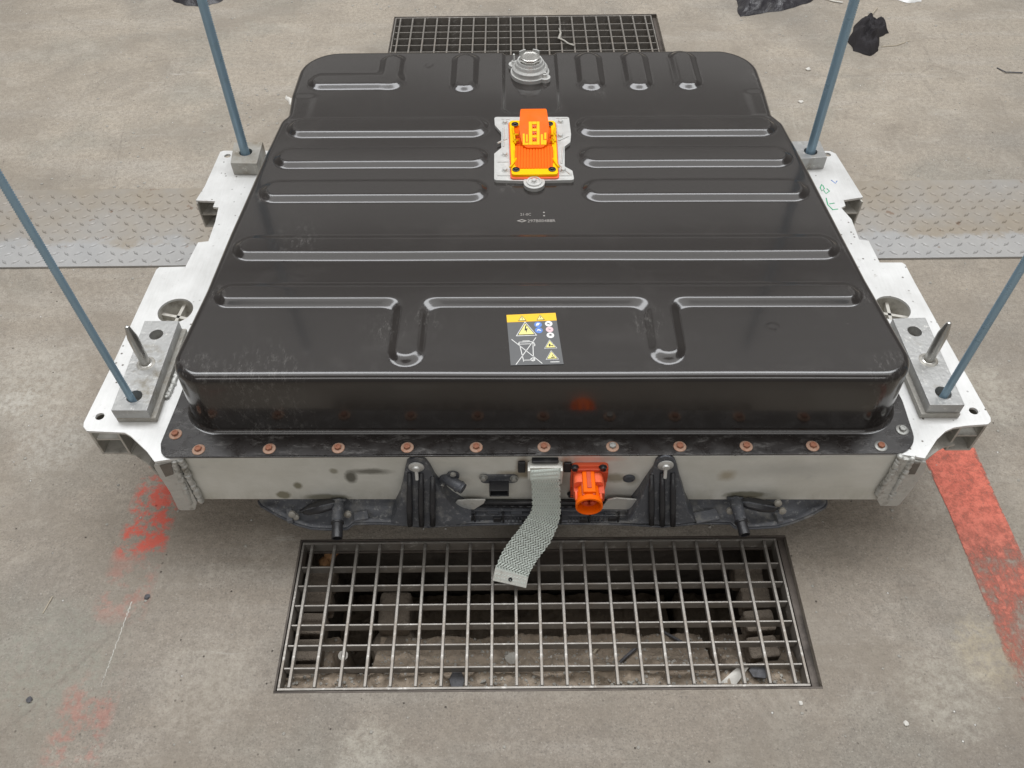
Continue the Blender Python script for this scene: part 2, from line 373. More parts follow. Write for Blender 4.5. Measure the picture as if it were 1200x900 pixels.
M['plasticd'] = grimy('black_plastic', (.022,.022,.025), (.10,.098,.092), .38, 0, .3, 40, .0006)
M['shield'] = grimy('scuffed_tray_plastic', (.14,.147,.165), (.30,.29,.26), .5, 0, .5, 34, .003, bscale=45, wear=(.40,.40,.39))
M['castalu'] = grimy('cast_aluminium', (.66,.66,.64), (.38,.37,.34), .40, .45, .3, 60, .0008)
M['orange'] = grimy('orange_plastic', (1.0,.150,.0), (.80,.10,.002), .45, 0, .15, 40, .0002, spec=.15)
M['yellow'] = grimy('orange_plastic_highlight', (1.0,.58,.0), (.98,.36,.0), .45, 0, .15, 40, .0002, spec=.15)  # yellow is the orange plastic's overexposed highlight, put into the colour
M['orangered'] = grimy('red_orange_plastic', (.88,.145,.055), (.45,.08,.03), .38, 0, .25, 60, .0004)
M['orangedk'] = grimy('dirty_orange_plastic', (.62,.075,.022), (.25,.05,.02), .45, 0, .35, 60, .0004)
M['braid'] = grimy('tinned_braid', (.72,.78,.73), (.50,.55,.51), .42, .15, .3, 140, .0002)
M['ferrule'] = grimy('tinned_crimp', (.70,.70,.65), (.42,.40,.35), .45, .25, .35, 150, .001, bscale=200)
M['grate'] = grimy('galvanised_steel', (.285,.265,.24), (.24,.205,.17), .42, .45, .45, 16, .0006, wear=(.50,.48,.45))
M['gratefr'] = grimy('grimy_steel_frame', (.13,.11,.095), (.05,.042,.036), .6, .4, .5, 20, .001)
M['soil'] = grimy('damp_soil', (.37,.30,.23), (.10,.074,.055), .9, 0, .4, 14, .012, bscale=40, wear=(.30,.26,.21))
M['pitwall'] = grimy('pit_concrete', (.20,.175,.15), (.06,.05,.042), .9, 0, .5, 8, .01, bscale=30)
M['brick'] = grimy('dirty_brick', (.20,.165,.13), (.10,.08,.062), .9, 0, .5, 26, .014, bscale=50)
M['plate'] = grimy('galvanised_tread_plate', (.50,.51,.52), (.38,.34,.28), .42, .3, .75, 5, .0008)
def plate_mat():
    t = NT('tread_plate_metal'); Y = t.xyz(1); n = t.noise(6, 9, .72)
    e = t.math('ADD', Y, t.math('MULTIPLY', t.math('SUBTRACT', n, .5), .22))
    dirt = t.rng(e, 1.7672+.085, 1.7672+.115, .20, .95)
    col = t.mix(t.noise(14,6,.7), (.34,.345,.35), (.46,.46,.455))
    col = t.mix(t.math('MULTIPLY', dirt, t.rng(t.noise(3,5,.6), .35, .6, .45, 1)), col, t.mix(t.noise(40,8,.75), (.24,.20,.155), (.38,.335,.27)))
    rs_ = t.math('MULTIPLY', t.rng(t.noise(22,5,.6), .66, .70), .7); col = t.mix(rs_, col, (.20,.13,.09))
    t.out(col, t.rng(n,.3,.7,.35,.6), .3); t.bump(t.noise(140,6,.7), .0006, .6); return t.m
M['plate'] = plate_mat()
M['mark'] = grimy('grey_ink', (.33,.31,.29), (.2,.19,.18), .6, 0, .3, 300, 0)
M['cloth'] = grimy('black_cloth', (.022,.019,.022), (.045,.04,.042), .8, 0, .35, 60, .003, bscale=300)
M['bag'] = grimy('black_plastic_bag', (.035,.033,.038), (.12,.115,.11), .30, 0, .35, 30, .004, bscale=40)
M['paper'] = grimy('dirty_paper', (.70,.68,.63), (.45,.41,.35), .7, 0, .35, 60, .001)
M['twig'] = grimy('dry_straw', (.50,.44,.34), (.35,.28,.2), .8, 0, .3, 60, .001)
M['cork'] = grimy('orange_cork', (.56,.30,.14), (.30,.14,.06), .8, 0, .4, 80, .005, bscale=90)
M['stone'] = grimy('pebble_stone', (.40,.38,.34), (.20,.19,.17), .8, 0, .4, 60, .003)
M['darkstone'] = grimy('dark_pebble', (.10,.10,.11), (.05,.05,.05), .6, 0, .4, 60, .003)
def flat(name, c, r=.45):
    t = NT(name); t.out(t.mix(t.noise(90,4), tuple(x*.9 for x in c), c), r, 0); return t.m
M['lblgrey'] = flat('label_grey', (.115,.117,.120)); M['lblyel'] = flat('label_yellow', (.93,.55,.02)); M['lblpale'] = flat('label_pale_yellow', (.88,.80,.28))
M['lblwhite'] = flat('label_white', (.80,.80,.78)); M['lblblue'] = flat('label_blue', (.12,.24,.62)); M['lblblack'] = flat('label_black', (.03,.03,.03)); M['lblpink'] = flat('label_pink', (.78,.55,.58))
M['green'] = flat('green_ink', (.03,.45,.20), .5); M['blueink'] = flat('blue_ink', (.12,.25,.6), .5); M['redspot']=flat('red_spot',(.45,.03,.02),.4)
M['silver'] = grimy('bright_sheet', (.75,.75,.72), (.38,.36,.30), .35, .6, .3, 60, .0004)
M['clear'] = flat('clear_film', (.7,.7,.68), .15)
ZT = .2965; ZL = .445; ZB = .14
# ================================================================== floor, pits, plate, paint
NG = (-.4545, .5530, .5735, .8895)      # near grate opening (x0,x1,y0,y1)
NH = (-.4600, .5740, .5680, .8950)      # hole in the floor
FG = (-.4545, .5530, 2.8850, 3.2215); FH = (-.4600, .5740, 2.8800, 3.2270)
def rect(r): return [Vector((r[0],r[2])), Vector((r[1],r[2])), Vector((r[1],r[3])), Vector((r[0],r[3]))]
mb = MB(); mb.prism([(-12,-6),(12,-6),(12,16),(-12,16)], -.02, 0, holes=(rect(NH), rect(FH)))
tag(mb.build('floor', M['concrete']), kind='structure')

for hx in (NH, FH):
    D = -.75; mb = MB(); x0,x1,y0,y1 = hx; t = .08
    mb.box(((x0+x1)/2, y0-t/2, (D-.02)/2-.0), (x1-x0+2*t, t, -D-.02)); mb.box(((x0+x1)/2, y1+t/2+.14, (D-.02)/2), (x1-x0+2*t, t, -D-.02))
    mb.box((x0-t/2, (y0+y1)/2+.07, (D-.02)/2), (t, y1-y0+.14, -D-.02)); mb.box((x1+t/2, (y0+y1)/2+.07, (D-.02)/2), (t, y1-y0+.14, -D-.02))
    mb.box(((x0+x1)/2, (y0+y1)/2+.07, D-.04), (x1-x0+2*t, y1-y0+.3, .08))
    tag(mb.build('pit_wall', M['pitwall']), kind='structure')

# soil in the pit: shallow bank at the near edge, sloping away and dropping into the dark
def soil_z(x, y, hx):
    u = (y-hx[2])
    z = -.036 - .05*max(0, min(1,(u-.050)/.012)) - .09*max(0,min(1,(u-.07)/.10)) - .34*max(0,min(1,(u-.185)/.035))
    z -= .30*max(0,min(1,(-.335-x)/-.05 if x>-.335 else 0))*0
    # channel on the left and the right
    for a,b in ((-.385,-.30),(.40,.425)):
        if u > .05: z -= .30*max(0,min(1,(x-a)/.012))*max(0,min(1,(b-x)/.012))
    z += .020*noise.fractal(Vector((x*14,y*14,3)), 1.0, 2.0, 5) + .006*noise.noise(Vector((x*70,y*70,1)))
    return z
for hx in (NH, FH):
    nx, ny = 260, 100; mb = MB(); V = []; F = []
    for j in range(ny+1):
        for i in range(nx+1):
            x = hx[0]+(hx[1]-hx[0])*i/nx; y = hx[2]+(hx[3]+.12-hx[2])*j/ny
            V.append((x, y, soil_z(x,y,hx) if hx is NH else soil_z(x,y,hx)*.6-.35))
    for j in range(ny):
        for i in range(nx): a = j*(nx+1)+i; F.append((a,a+1,a+nx+2,a+nx+1))
    mb.add(V,F); tag(mb.build('soil', M['soil'], smooth=True), 'damp dark soil lying in the pit below the steel grate', 'soil', kind='stuff')
    if hx is not NH: continue
# ---- stones, chips in the near pit
mb = MB(); rs = random.Random(3)
def lump(mb, c, r, rs, flat=.6, n=7):
    V = []; F = []; m = 5
    for i in range(m+1):
        for k in range(n):
            th = PI*i/m; ph = 2*PI*k/n; q = r*(.75+.5*rs.random())
            V.append((c[0]+q*math.sin(th)*math.cos(ph), c[1]+q*math.sin(th)*math.sin(ph), c[2]+q*flat*math.cos(th)))
    for i in range(m):
        for k in range(n): F.append((i*n+k, (i+1)*n+k, (i+1)*n+(k+1)%n, i*n+(k+1)%n))
    mb.add(V,F)
for k in range(2600):
    x = rs.uniform(NH[0]+.01, NH[1]-.01); y = NH[2]+.31*rs.random()**1.6+.006; lump(mb, (x,y,soil_z(x,y,NH)+.001), rs.choice((.0008,.001,.0013,.0016,.002,.0035)), rs)
tag(mb.build('rubble', M['stone'], smooth='auto'), 'small pale stones and crumbs strewn over the pit soil', 'rubble', kind='stuff')
# ---- bricks along both pit sides
pw = empty('brick_ledge', (-.425,.74,-.10), 'row of dirty bricks along the left side of the near pit', 'brick ledge')
pr = empty('brick_ledge', (.50,.74,-.10), 'row of dirty bricks along the right side of the near pit', 'brick ledge')
def brick(parent, c, d, rz, sd):
    mb = MB(); mb.box((0,0,0), d, rz); o = mb.build('brick', M['brick'], parent, bevel=.006, loc=c, seg=2)
for k in range(5):
    brick(pw, (-.423+.004*math.sin(k*5), .625+.054*k, -.080-.006*(k%2)), (.058,.046,.05), .1*math.sin(k*3), k)
for k in range(5):
    brick(pr, (.502+.004*math.cos(k*4), .625+.054*k, -.085-.006*(k%2)), (.062,.046,.05), .1*math.sin(k*7+1), k)
# ---- old concrete pipe stub in the pit
mb = MB(); mb.lathe([(.04,-.30),(.04,-.045),(.050,-.04),(.052,-.02),(.044,-.004),(.02,.0)], c=(-.268,.735,-.175), n=28)
mb2 = MB(); mb2.box((-.268,.80,-.20),(.07,.09,.12))
pb = empty('pipe_stub', (-.268,.735,-.4), 'round capped concrete pipe stub standing in the near pit', 'pipe')
mb.build('cap', M['brick'], pb, smooth='auto'); mb2.build('collar', M['brick'], pb, bevel=.01)

# ---- grates
def grate(g, loc_label, rows, name='floor_grate'):
    x0,x1,y0,y1 = g
    r = empty('floor_grate', ((x0+x1)/2,(y0+y1)/2,-.03), loc_label, 'floor grate', 'steel floor grates')
    # frame bars
    t=.005
    for c,d in (((( x0+x1)/2,y0+t/2,-.0165),(x1-x0,t,.031)), (((x0+x1)/2,y1-t/2,-.0165),(x1-x0,t,.031)), ((x0+t/2,(y0+y1)/2,-.0165),(t,y1-y0-2*t,.031)), ((x1-t/2,(y0+y1)/2,-.0165),(t,y1-y0-2*t,.031))):
        mb = MB(); mb.box((0,0,0), d); mb.build('edge_bar', M['grate'], r, bevel=.001, loc=c)
    L = y1-y0-2*t-.001
    cb = MB(); cb.box((0,0,0),(.0064,L,.011)); me = None
    xs = [x0+.0215+k*(x1-x0-.048)/20 for k in range(21)]
    for k,x in enumerate(xs):
        if me is None: o = cb.build('cross_bar', M['grate'], r, bevel=.0016, loc=(x,(y0+y1)/2,-.0060)); me = o
        else:
            o = me.copy(); link(o, r, (x,(y0+y1)/2,-.0060))
    bb = MB(); bb.box((0,0,0),(x1-x0-2*t-.001,.0035,.024)); me = None
    for y in rows:
        if me is None: o = bb.build('bearing_bar', M['grate'], r, bevel=.0008, loc=((x0+x1)/2,y,-.0165)); me = o
        else: o = me.copy(); link(o, r, ((x0+x1)/2,y,-.0165))
    return r
grate(NG, 'large steel floor grate in front of the battery, below the hanging braid', [.8321,.7895,.7464,.7046,.6625,.6175])
grate(FG, 'farther steel floor grate behind the battery near the top of the photo', [3.1600,3.1100,3.0600,3.0100,2.9600,2.9150])
# steel angle round each pit mouth
for hx,lab in ((NH,'dark steel angle frame set round the mouth of the near pit'),(FH,'dark steel angle frame set round the mouth of the far pit')):
    x0,x1,y0,y1 = hx
    r = empty('pit_frame', ((x0+x1)/2,(y0+y1)/2,-.04), lab, 'steel frame', 'pit mouth frames')
    for c,d in ((((x0+x1)/2,y0+.002,-.018),(x1-x0,.004,.037)), (((x0+x1)/2,y1-.002,-.018),(x1-x0,.004,.037)), ((x0+.002,(y0+y1)/2,-.018),(.004,y1-y0-.008,.037)), ((x1-.0075,(y0+y1)/2,-.024),(.015,y1-y0-.008,.020)),
                (((x0+x1)/2,y0+.009,-.0365),(x1-x0-.02,.009,.004)), (((x0+x1)/2,y1-.009,-.0365),(x1-x0-.02,.009,.004))):
        mb = MB(); mb.box((0,0,0), d); mb.build('angle_bar', M['gratefr'], r, bevel=.0008, loc=c)

# ---- tread plates across the floor
PY0, PY1 = 1.7672, 2.1228
tp = empty('tread_plate', (0,(PY0+PY1)/2,0), 'long galvanised tread plate crossing the floor under the battery', 'tread plate')
mb = MB(); mb.box((0,(PY0+PY1)/2,.0035),(7.0,PY1-PY0,.007)); mb.build('sheet', M['plate'], tp, bevel=.002)
mb = MB(); k = 0
pit = .033
for i in range(int(7.0/pit)):
    x = -3.5+pit*(i+.5)
    if -.45 < x < .55: continue
    for j in range(int((PY1-PY0)/pit)):
        y = PY0+.02+pit*j; a = .62 if (i+j)%2 else -.75
        c,s = math.cos(a),math.sin(a); V = []
        for (u,v,z) in ((-.0145,0,0),(0,-.0050,0),(.0145,0,0),(0,.0050,0),(-.008,0,.0028),(0,-.0020,.0034),(.008,0,.0028),(0,.0020,.0034)):
            V.append((x+u*c-v*s, y+u*s+v*c, .0069+z))
        mb.add(V,[(0,1,5,4),(1,2,6,5),(2,3,7,6),(3,0,4,7),(4,5,6,7)])
tag(mb.build('tread_pattern', M['plate'], tp, smooth=False), kind='stuff')
for (x,y) in ((-1.1896, 1.7962, 0.0000)[:2], (-1.2567, 1.8081, 0.0000)[:2]):
    pass

# ---- red paint band on the right
pts = [(0.9256, 1.1217, 0.0000), (0.9322, 1.0786, 0.0000), (0.9405, 0.9482, 0.0000), (0.9403, 0.7525, 0.0000), (0.9371, 0.6204, 0.0000), (0.9276, 0.3830, 0.0000), (1.0672, 0.3819, 0.0000), (1.0450, 0.6244, 0.0000), (1.0572, 0.8337, 0.0000), (1.0561, 0.9773, 0.0000), (1.0577, 1.1177, 0.0000)]
mb = MB(); mb.prism([p[:2] for p in pts], .0, .0012); tag(mb.build('red_floor_paint', M['red']), kind='structure')

# ================================================================== the battery
PR = empty('battery_pack', (.05,1.45,.05), 'large flat black battery pack with ribbed lid in a pale aluminium frame', 'battery pack')
# ---------------- cover (lid)
zL = .44
left = [(-0.6129, 0.9692, 0.4320), (-0.6153, 1.0218, 0.4400), (-0.6065, 1.2024, 0.4400), (-0.5966, 1.3765, 0.4400), (-0.5757, 1.6600, 0.4400), (-0.5624, 1.7999, 0.4400), (-0.5499, 1.8184, 0.4400), (-0.5566, 1.9153, 0.4400), (-0.5572, 1.9722, 0.4400)]
right = [(0.7077, 0.9580, 0.4320), (0.7139, 1.0039, 0.4400), (0.6976, 1.2124, 0.4400), (0.6867, 1.3503, 0.4400), (0.6719, 1.5559, 0.4400), (0.6525, 1.7617, 0.4400), (0.6346, 1.7990, 0.4400), (0.6381, 1.8872, 0.4400), (0.6368, 1.9557, 0.4400)]
YF = .9600; 
def yF(x): return YF-.0118*x
yB0 = (-0.3406, 2.1230, 0.4450)[1]; yB1 = (0.4576, 2.1122, 0.4450)[1]
XL = (-0.5533, 2.0440, 0.4400)[0]; XR = (0.6427, 2.0185, 0.4400)[0]
def ext(a, b, y): k = (y-a[1])/(b[1]-a[1]); return a[0]+(b[0]-a[0])*k
fl = left[1]; fr = right[1]
out = [Vector((fr[0]-.0, yF(fr[0])))]
poly = [Vector((ext(left[1],left[2],yF(-.6))-.013, yF(-.6)))] + [Vector((ext(right[1],right[2],yF(.68))+.010, yF(.68)))] + [Vector(p[:2]) for p in right[2:8]] + [Vector((XR, yB1))] + [Vector((XL, yB0))] + [Vector(p[:2]) for p in left[2:8]][::-1]
rads = [.062, .062] + [.3,.3,.3,.04,.04,.06] + [.13,.13] + [.06,.04,.04,.3,.3,.3]
O = arc_poly(poly, rads, n=12)
# resample the top loop: split in left and right chains of rising y
O = [p for i,p in enumerate(O) if (p-O[i-1]).length > 1e-5]
RF = .017
def offset(P, d):
    out = []; n = len(P)
    for i in range(n):
        t = (P[(i+1)%n]-P[i-1]).normalized(); out.append(P[i]-Vector((t.y,-t.x))*d)   # ccw: inward
    return out
T = offset(O, RF)
n = len(T); ib = min(range(n), key=lambda i: (round(T[i].y,4), T[i].x) if T[i].x < .05 else (9,9))
# left chain: walk backwards from front-left arc; right chain: forwards
iFL = max((i for i in range(n) if T[i].x < 0 and T[i].y < 1.2), key=lambda i: T[i].x)      # end of the left front arc on the front edge
iFR = min((i for i in range(n) if T[i].x > 0 and T[i].y < 1.2), key=lambda i: T[i].x)
iBL = max((i for i in range(n) if T[i].x < 0 and T[i].y > 1.9), key=lambda i: T[i].x)
iBR = min((i for i in range(n) if T[i].x > 0.1 and T[i].y > 1.9), key=lambda i: T[i].x)
def walk(a, b, st):
    r = []; i = a
    while True:
        r.append(T[i%n]); 
        if i % n == b: break
        i += st
    return r
cl = walk(iFL, iBL, -1); cr = walk(iFR, iBR, 1)
# straighten in sheared space: v = y + .0118 x
def sh(p): return p.y+.0118*p.x
vL = np.array([sh(p) for p in cl]); xLs = np.array([p.x for p in cl]); vR = np.array([sh(p) for p in cr]); xRs = np.array([p.x for p in cr])
vL = np.maximum.accumulate(vL+np.arange(len(vL))*1e-7); vR = np.maximum.accumulate(vR+np.arange(len(vR))*1e-7)
v0 = max(vL[0], vR[0]); v1 = min(vL[-1], vR[-1])
Rc = .06
rows = [v0+Rc*(1-math.cos(PI/2*k/16)) for k in range(16)] + list(np.linspace(v0+Rc, v1-.12, 340)) + [v1-.12*(1-math.sin(PI/2*k/22)) for k in range(1,23)]
NX = 420
S = np.linspace(0,1,NX+1)
GX = np.zeros((len(rows),NX+1)); GY = GX.copy()
for j,v in enumerate(rows):
    a = np.interp(v, vL, xLs); b = np.interp(v, vR, xRs); GX[j] = a+(b-a)*S; GY[j] = v-.0118*GX[j]
def sstep(e0,e1,x): t = np.clip((x-e0)/(e1-e0),0,1); return t*t*(3-2*t)
def cap(x0,y0,x1,y1,r):
    dx,dy = x1-x0,y1-y0; L2 = dx*dx+dy*dy+1e-12; t = np.clip(((GX-x0)*dx+(GY-y0)*dy)/L2,0,1)
    return np.hypot(GX-x0-t*dx, GY-y0-t*dy)-r
def smin(a,b,k): h = np.clip(.5+.5*(b-a)/k,0,1); return b+(a-b)*h-k*h*(1-h)
def hrib(xa, xb, ya, yb):      # xa,xb ends; ya near base, yb far base
    r = (yb-ya)/2; yc = (ya+yb)/2; return cap(xa+r, yc-.0118*(xa+r-.05), xb-r, yc-.0118*(xb-r-.05), r)
H = .0092; SL = .0215
_tt = np.linspace(0,1,400); _g = sstep(0,.28,_tt)*(1-sstep(.72,1,_tt)); _G = np.cumsum(_g); _G /= _G[-1]
def prof(d):                    # raised rib: rounded shoulder and foot, straight flank
    return H*np.interp(np.clip(-d/SL,0,1), _tt, _G)
ribs = []
for a in ((-.5418,-.0507,1.7057,1.7959),(.1487,.6326,1.7057,1.7959),(-.5506,-.0507,1.5845,1.6710),(.1487,.6420,1.5845,1.6710),(-.5602,-.0507,1.4608,1.5463),(.1487,.6515,1.4608,1.5463),(-.5787,.6679,1.2730,1.3553)):
    ribs.append(hrib(*a))
r5 = hrib(-.5854,.6758,1.1386,1.2101); yc = 1.1743
r5b = r5.copy()
for cx in (-.1955, .2800): r5 = smin(r5, cap(cx, yc-.010, cx-.001, 0.9914+.036, .037), .03)
wq = sstep(yc-.012, yc+.010, GY+.0118*(GX-.05)); r5 = r5*(1-wq)+r5b*wq
ribs.append(r5)
for px in (545,691,745,803):
    cx = {545:-0.1197, 691:0.2019, 745:0.3227, 803:0.4476}[px]
    ribs.append(cap(cx, 1.946, cx, 2.062, .039))
rl = cap(-0.5194+.036, 1.963, -0.2716-.038, 1.963, .040); rl = smin(rl, cap(-0.3103, 1.963, -0.3103, 2.062, .036), .015)
ribs.append(rl)
D = ribs[0]
for r_ in ribs[1:]: D = np.minimum(D, r_)
GZ = ZL + prof(D)
# recessed channel under the pressure cap
xc0, xc1, yc0 = -0.0247, 0.1223, 1.8100
dch = np.maximum(np.maximum(xc0-GX, GX-xc1), yc0-GY)
ddc = np.hypot(np.maximum(np.abs(GX-(xc0+xc1)/2)-((xc1-xc0)/2-.03),0), np.maximum(yc0+.03-GY,0))-.03
GZ -= .006*sstep(.0,-.010,ddc)
# shallow corner recesses beside the step in the outline
for xa in (-.540,.632):
    q = np.hypot(np.maximum(np.abs(GX-xa)-.035,0), np.maximum(np.abs(GY-1.845)-.045,0))-.012
    GZ -= .0011*sstep(.010,-.014,q)
# pressings: faint oil-canning of the sheet and a small ring mark
for (cx,cy,r_) in ((0.4838,1.0796,.009),(-0.2151,2.0493,.009)):
    GZ += .0005*np.exp(-((np.hypot(GX-cx,GY-cy)-r_)/.0020)**2)
GZ += .0006*np.sin(GX*9+1)*np.sin(GY*11)
nr = len(rows)
verts = np.stack([GX,GY,GZ],-1).reshape(-1,3).tolist()
idx = lambda j,i: j*(NX+1)+i
faces = [(idx(j,i),idx(j,i+1),idx(j+1,i+1),idx(j+1,i)) for j in range(nr-1) for i in range(NX)]
loop = [idx(0,i) for i in range(NX+1)] + [idx(j,NX) for j in range(1,nr)] + [idx(nr-1,i) for i in range(NX-1,-1,-1)] + [idx(j,0) for j in range(nr-2,0,-1)]
LP = np.array([verts[i] for i in loop]); m = len(loop)
tan = np.roll(LP,-3,0)[:,:2]-np.roll(LP,3,0)[:,:2]; tan /= np.linalg.norm(tan,axis=1)[:,None]
nor = np.stack([tan[:,1],-tan[:,0]],1)
for _ in range(6): nor = (np.roll(nor,1,0)+2*nor+np.roll(nor,-1,0)); nor /= np.linalg.norm(nor,axis=1)[:,None]
prev = loop
steps = []
for k in range(1,9): a = PI/2*k/8*.965; steps.append((RF*math.sin(a), -RF*(1-math.cos(a)), 1))
ox, oz = steps[-1][0], steps[-1][1]
wallz = .3005+.009
zz = ZL+oz
for k in range(1,7): steps.append((ox+.0065*k/6, None, (k/6)))
for k in range(1,7): a = PI/2*k/6; steps.append((ox+.0065+.009*(1-math.cos(a)), ('abs', wallz-.009*math.sin(a)), 0))
for (o_, dz, fr_) in steps:
    base = len(verts)
    for q in range(m):
        x = LP[q,0]+nor[q,0]*o_; y = LP[q,1]+nor[q,1]*o_
        if dz is None: z = (LP[q,2]+oz)*(1-fr_)+wallz*fr_
        elif isinstance(dz, tuple): z = dz[1]
        else: z = LP[q,2]+dz
        verts.append([x,y,z])
    cur = list(range(base, base+m))
    for q in range(m): w = (q+1)%m; faces.append((prev[q],cur[q],cur[w],prev[w]))
    prev = cur
me = bpy.data.meshes.new('cover'); me.from_pydata(verts,[],faces); me.materials.append(M['cover']); me.polygons.foreach_set('use_smooth',[True]*len(faces)); me.update()
cover = bpy.data.objects.new('cover', me); link(cover, PR)

# ---------------- bolted flange under the cover
fp = [(-0.6697, 0.9324, 0.3005), (-0.6499, 0.8997, 0.3005), (0.7340, 0.8921, 0.3005), (0.7598, 0.9182, 0.3005), (0.7567, 1.0170, 0.3005), (0.7423, 1.1887, 0.3005), (0.6981, 1.9601, 0.3005), (-0.5884, 1.9847, 0.3005), (-0.6562, 1.1958, 0.3005), (-0.6630, 1.0328, 0.3005)]
FPO = arc_poly([fp[0]]+[ ((-0.6595, 0.8998, 0.3005)) ]+[(0.7498, 0.8923, 0.3005)]+fp[4:], [.02,.05,.05,.1,.1,.05,.05,.1,.1][:10], 8)
mb = MB(); mb.prism(FPO, ZT+.0002, .3005); fo = mb.build('cover_flange', M['flange'], PR, bevel=.001, fixn=True)
# bolts
bolt0 = None
bp = [(205,507.5,'p'),(232,525.5,0),(315,524.5,0),(396,523.7,0),(477,523,0),(558,522.7,0),(637.5,522.3,0),(718,522,1),(797,521.8,0),(875,521.5,0),(953,521.3,0),(1033,521.5,2),(1058,502.3,3)]
BW = [(-0.6461, 0.9528, 0.3050), (-0.5936, 0.9163, 0.3050), (-0.4610, 0.9167, 0.3050), (-0.3315, 0.9168, 0.3050), (-0.2021, 0.9166, 0.3050), (-0.0727, 0.9156, 0.3050), (0.0541, 0.9149, 0.3050), (0.1823, 0.9140, 0.3050), (0.3080, 0.9129, 0.3050), (0.4319, 0.9120, 0.3050), (0.5557, 0.9109, 0.3050), (0.6822, 0.9090, 0.3050), (0.7334, 0.9466, 0.3050)]
hexb = MB().lathe([(.0068,0),(.0068,.0040),(.0060,.0050),(.0038,.0050),(.0034,.0040)], hexn=6).mesh('bolt', M['rust'])
washm = MB().lathe([(.0122,0),(.0122,.0008),(.0112,.0016),(.0085,.0018),(.0065,.0026)], n=24).mesh('washer', M['rustpale'], smooth=True)
for k,p in enumerate(BW):
    mh = hexb; mw = washm
    if k in (7,): mh = hexb.copy(); mh.materials[0] = M['zincbolt']
    if k in (11,12): 
        mw = washm.copy(); mw.materials[0] = M['zincbolt']
    if k == 12: mh = hexb.copy(); mh.materials[0] = M['zincbolt']
    w = bpy.data.objects.new('flange_bolt', mw); link(w, PR, (p[0],p[1],.3006)); w.rotation_euler = (0,0,k*1.3)
    if k == 12: w['label'] = 'unrusted grey flange bolt at the right front corner'
    h = bpy.data.objects.new('bolt_head', mh); link(h, w, (p[0],p[1],.3030))
    h.matrix_parent_inverse = (Matrix.Translation((p[0],p[1],.3006)) @ Matrix.Rotation(k*1.3,4,'Z')).inverted()

# ---------------- aluminium frame
FR = bpy.data.objects.new('frame', None); FR.empty_display_size = .05; link(FR, PR, (.05,1.45,.14))
mb = MB()
Lo = [(-0.6322, 0.9004, 0.2965), (-0.6717, 0.8931, 0.2965), (-0.6926, 0.9167, 0.2965), (-0.7141, 0.9358, 0.2965), (-0.7337, 0.9531, 0.2965), (-0.7476, 0.9614, 0.2965), (-0.8221, 0.9664, 0.2965), (-0.8320, 0.9768, 0.2965), (-0.8346, 0.9872, 0.2965), (-0.8234, 1.1584, 0.2965), (-0.8126, 1.4249, 0.2965), (-0.8077, 1.4335, 0.2965), (-0.7483, 1.4346, 0.2965), (-0.7397, 1.5188, 0.2965), (-0.7164, 1.5224, 0.2965), (-0.7164, 1.5938, 0.2965), (-0.7206, 1.6495, 0.2965), (-0.7347, 1.6514, 0.2965), (-0.7345, 1.6740, 0.2965), (-0.7835, 1.6785, 0.2965), (-0.7743, 1.7361, 0.2965), (-0.7681, 1.8832, 0.2965), (-0.7603, 1.8888, 0.2965), (-0.6068, 1.8860, 0.2965)]
Ro = [(0.6807, 1.8719, 0.2965), (0.8288, 1.8576, 0.2965), (0.8402, 1.8460, 0.2965), (0.8600, 1.6631, 0.2965), (0.8097, 1.6521, 0.2965), (0.8087, 1.6305, 0.2965), (0.7963, 1.6224, 0.2965), (0.8092, 1.5783, 0.2965), (0.8073, 1.5048, 0.2965), (0.8278, 1.4999, 0.2965), (0.8316, 1.4242, 0.2965), (0.8816, 1.4234, 0.2965), (0.8871, 1.4161, 0.2965), (0.8894, 1.3597, 0.2965), (0.9007, 1.1806, 0.2965), (0.9145, 0.9771, 0.2965), (0.9115, 0.9678, 0.2965), (0.9038, 0.9617, 0.2965), (0.8586, 0.9582, 0.2965), (0.8362, 0.9544, 0.2965), (0.8169, 0.9455, 0.2965), (0.7944, 0.9267, 0.2965), (0.7581, 0.8841, 0.2965), (0.7228, 0.8922, 0.2965)]
xb0, xb1 = -.6035, .693
Fr = [(xb1, .902-.0118*xb1+.0006), (xb0, .902-.0118*xb0+.0006)]
poly = [Vector(p[:2]) for p in (Lo+Ro)][::-1]
poly = [Vector(p) for p in Fr[::-1]] + [Vector(p[:2]) for p in Ro[::-1][0:]] + [Vector(p[:2]) for p in Lo[::-1]]
hl = circ((-0.7348, 1.2919, 0.2965), .0375, 36); hr = circ((0.8164, 1.2774, 0.2965), .0375, 36)
sh_ = [circ((-0.8077, 1.0016, 0.2965), .0085, 20), circ((0.8879, 0.9941, 0.2965), .0085, 20), circ((-0.7452, 1.8655, 0.2965), .0085, 16), circ((0.8184, 1.8426, 0.2965), .0085, 16)]
mb.prism(poly, ZT-.006, ZT, holes=[hl,hr]+sh_)
mb.build('top_plate', M['alu'], FR, bevel=.0008, fixn=True)
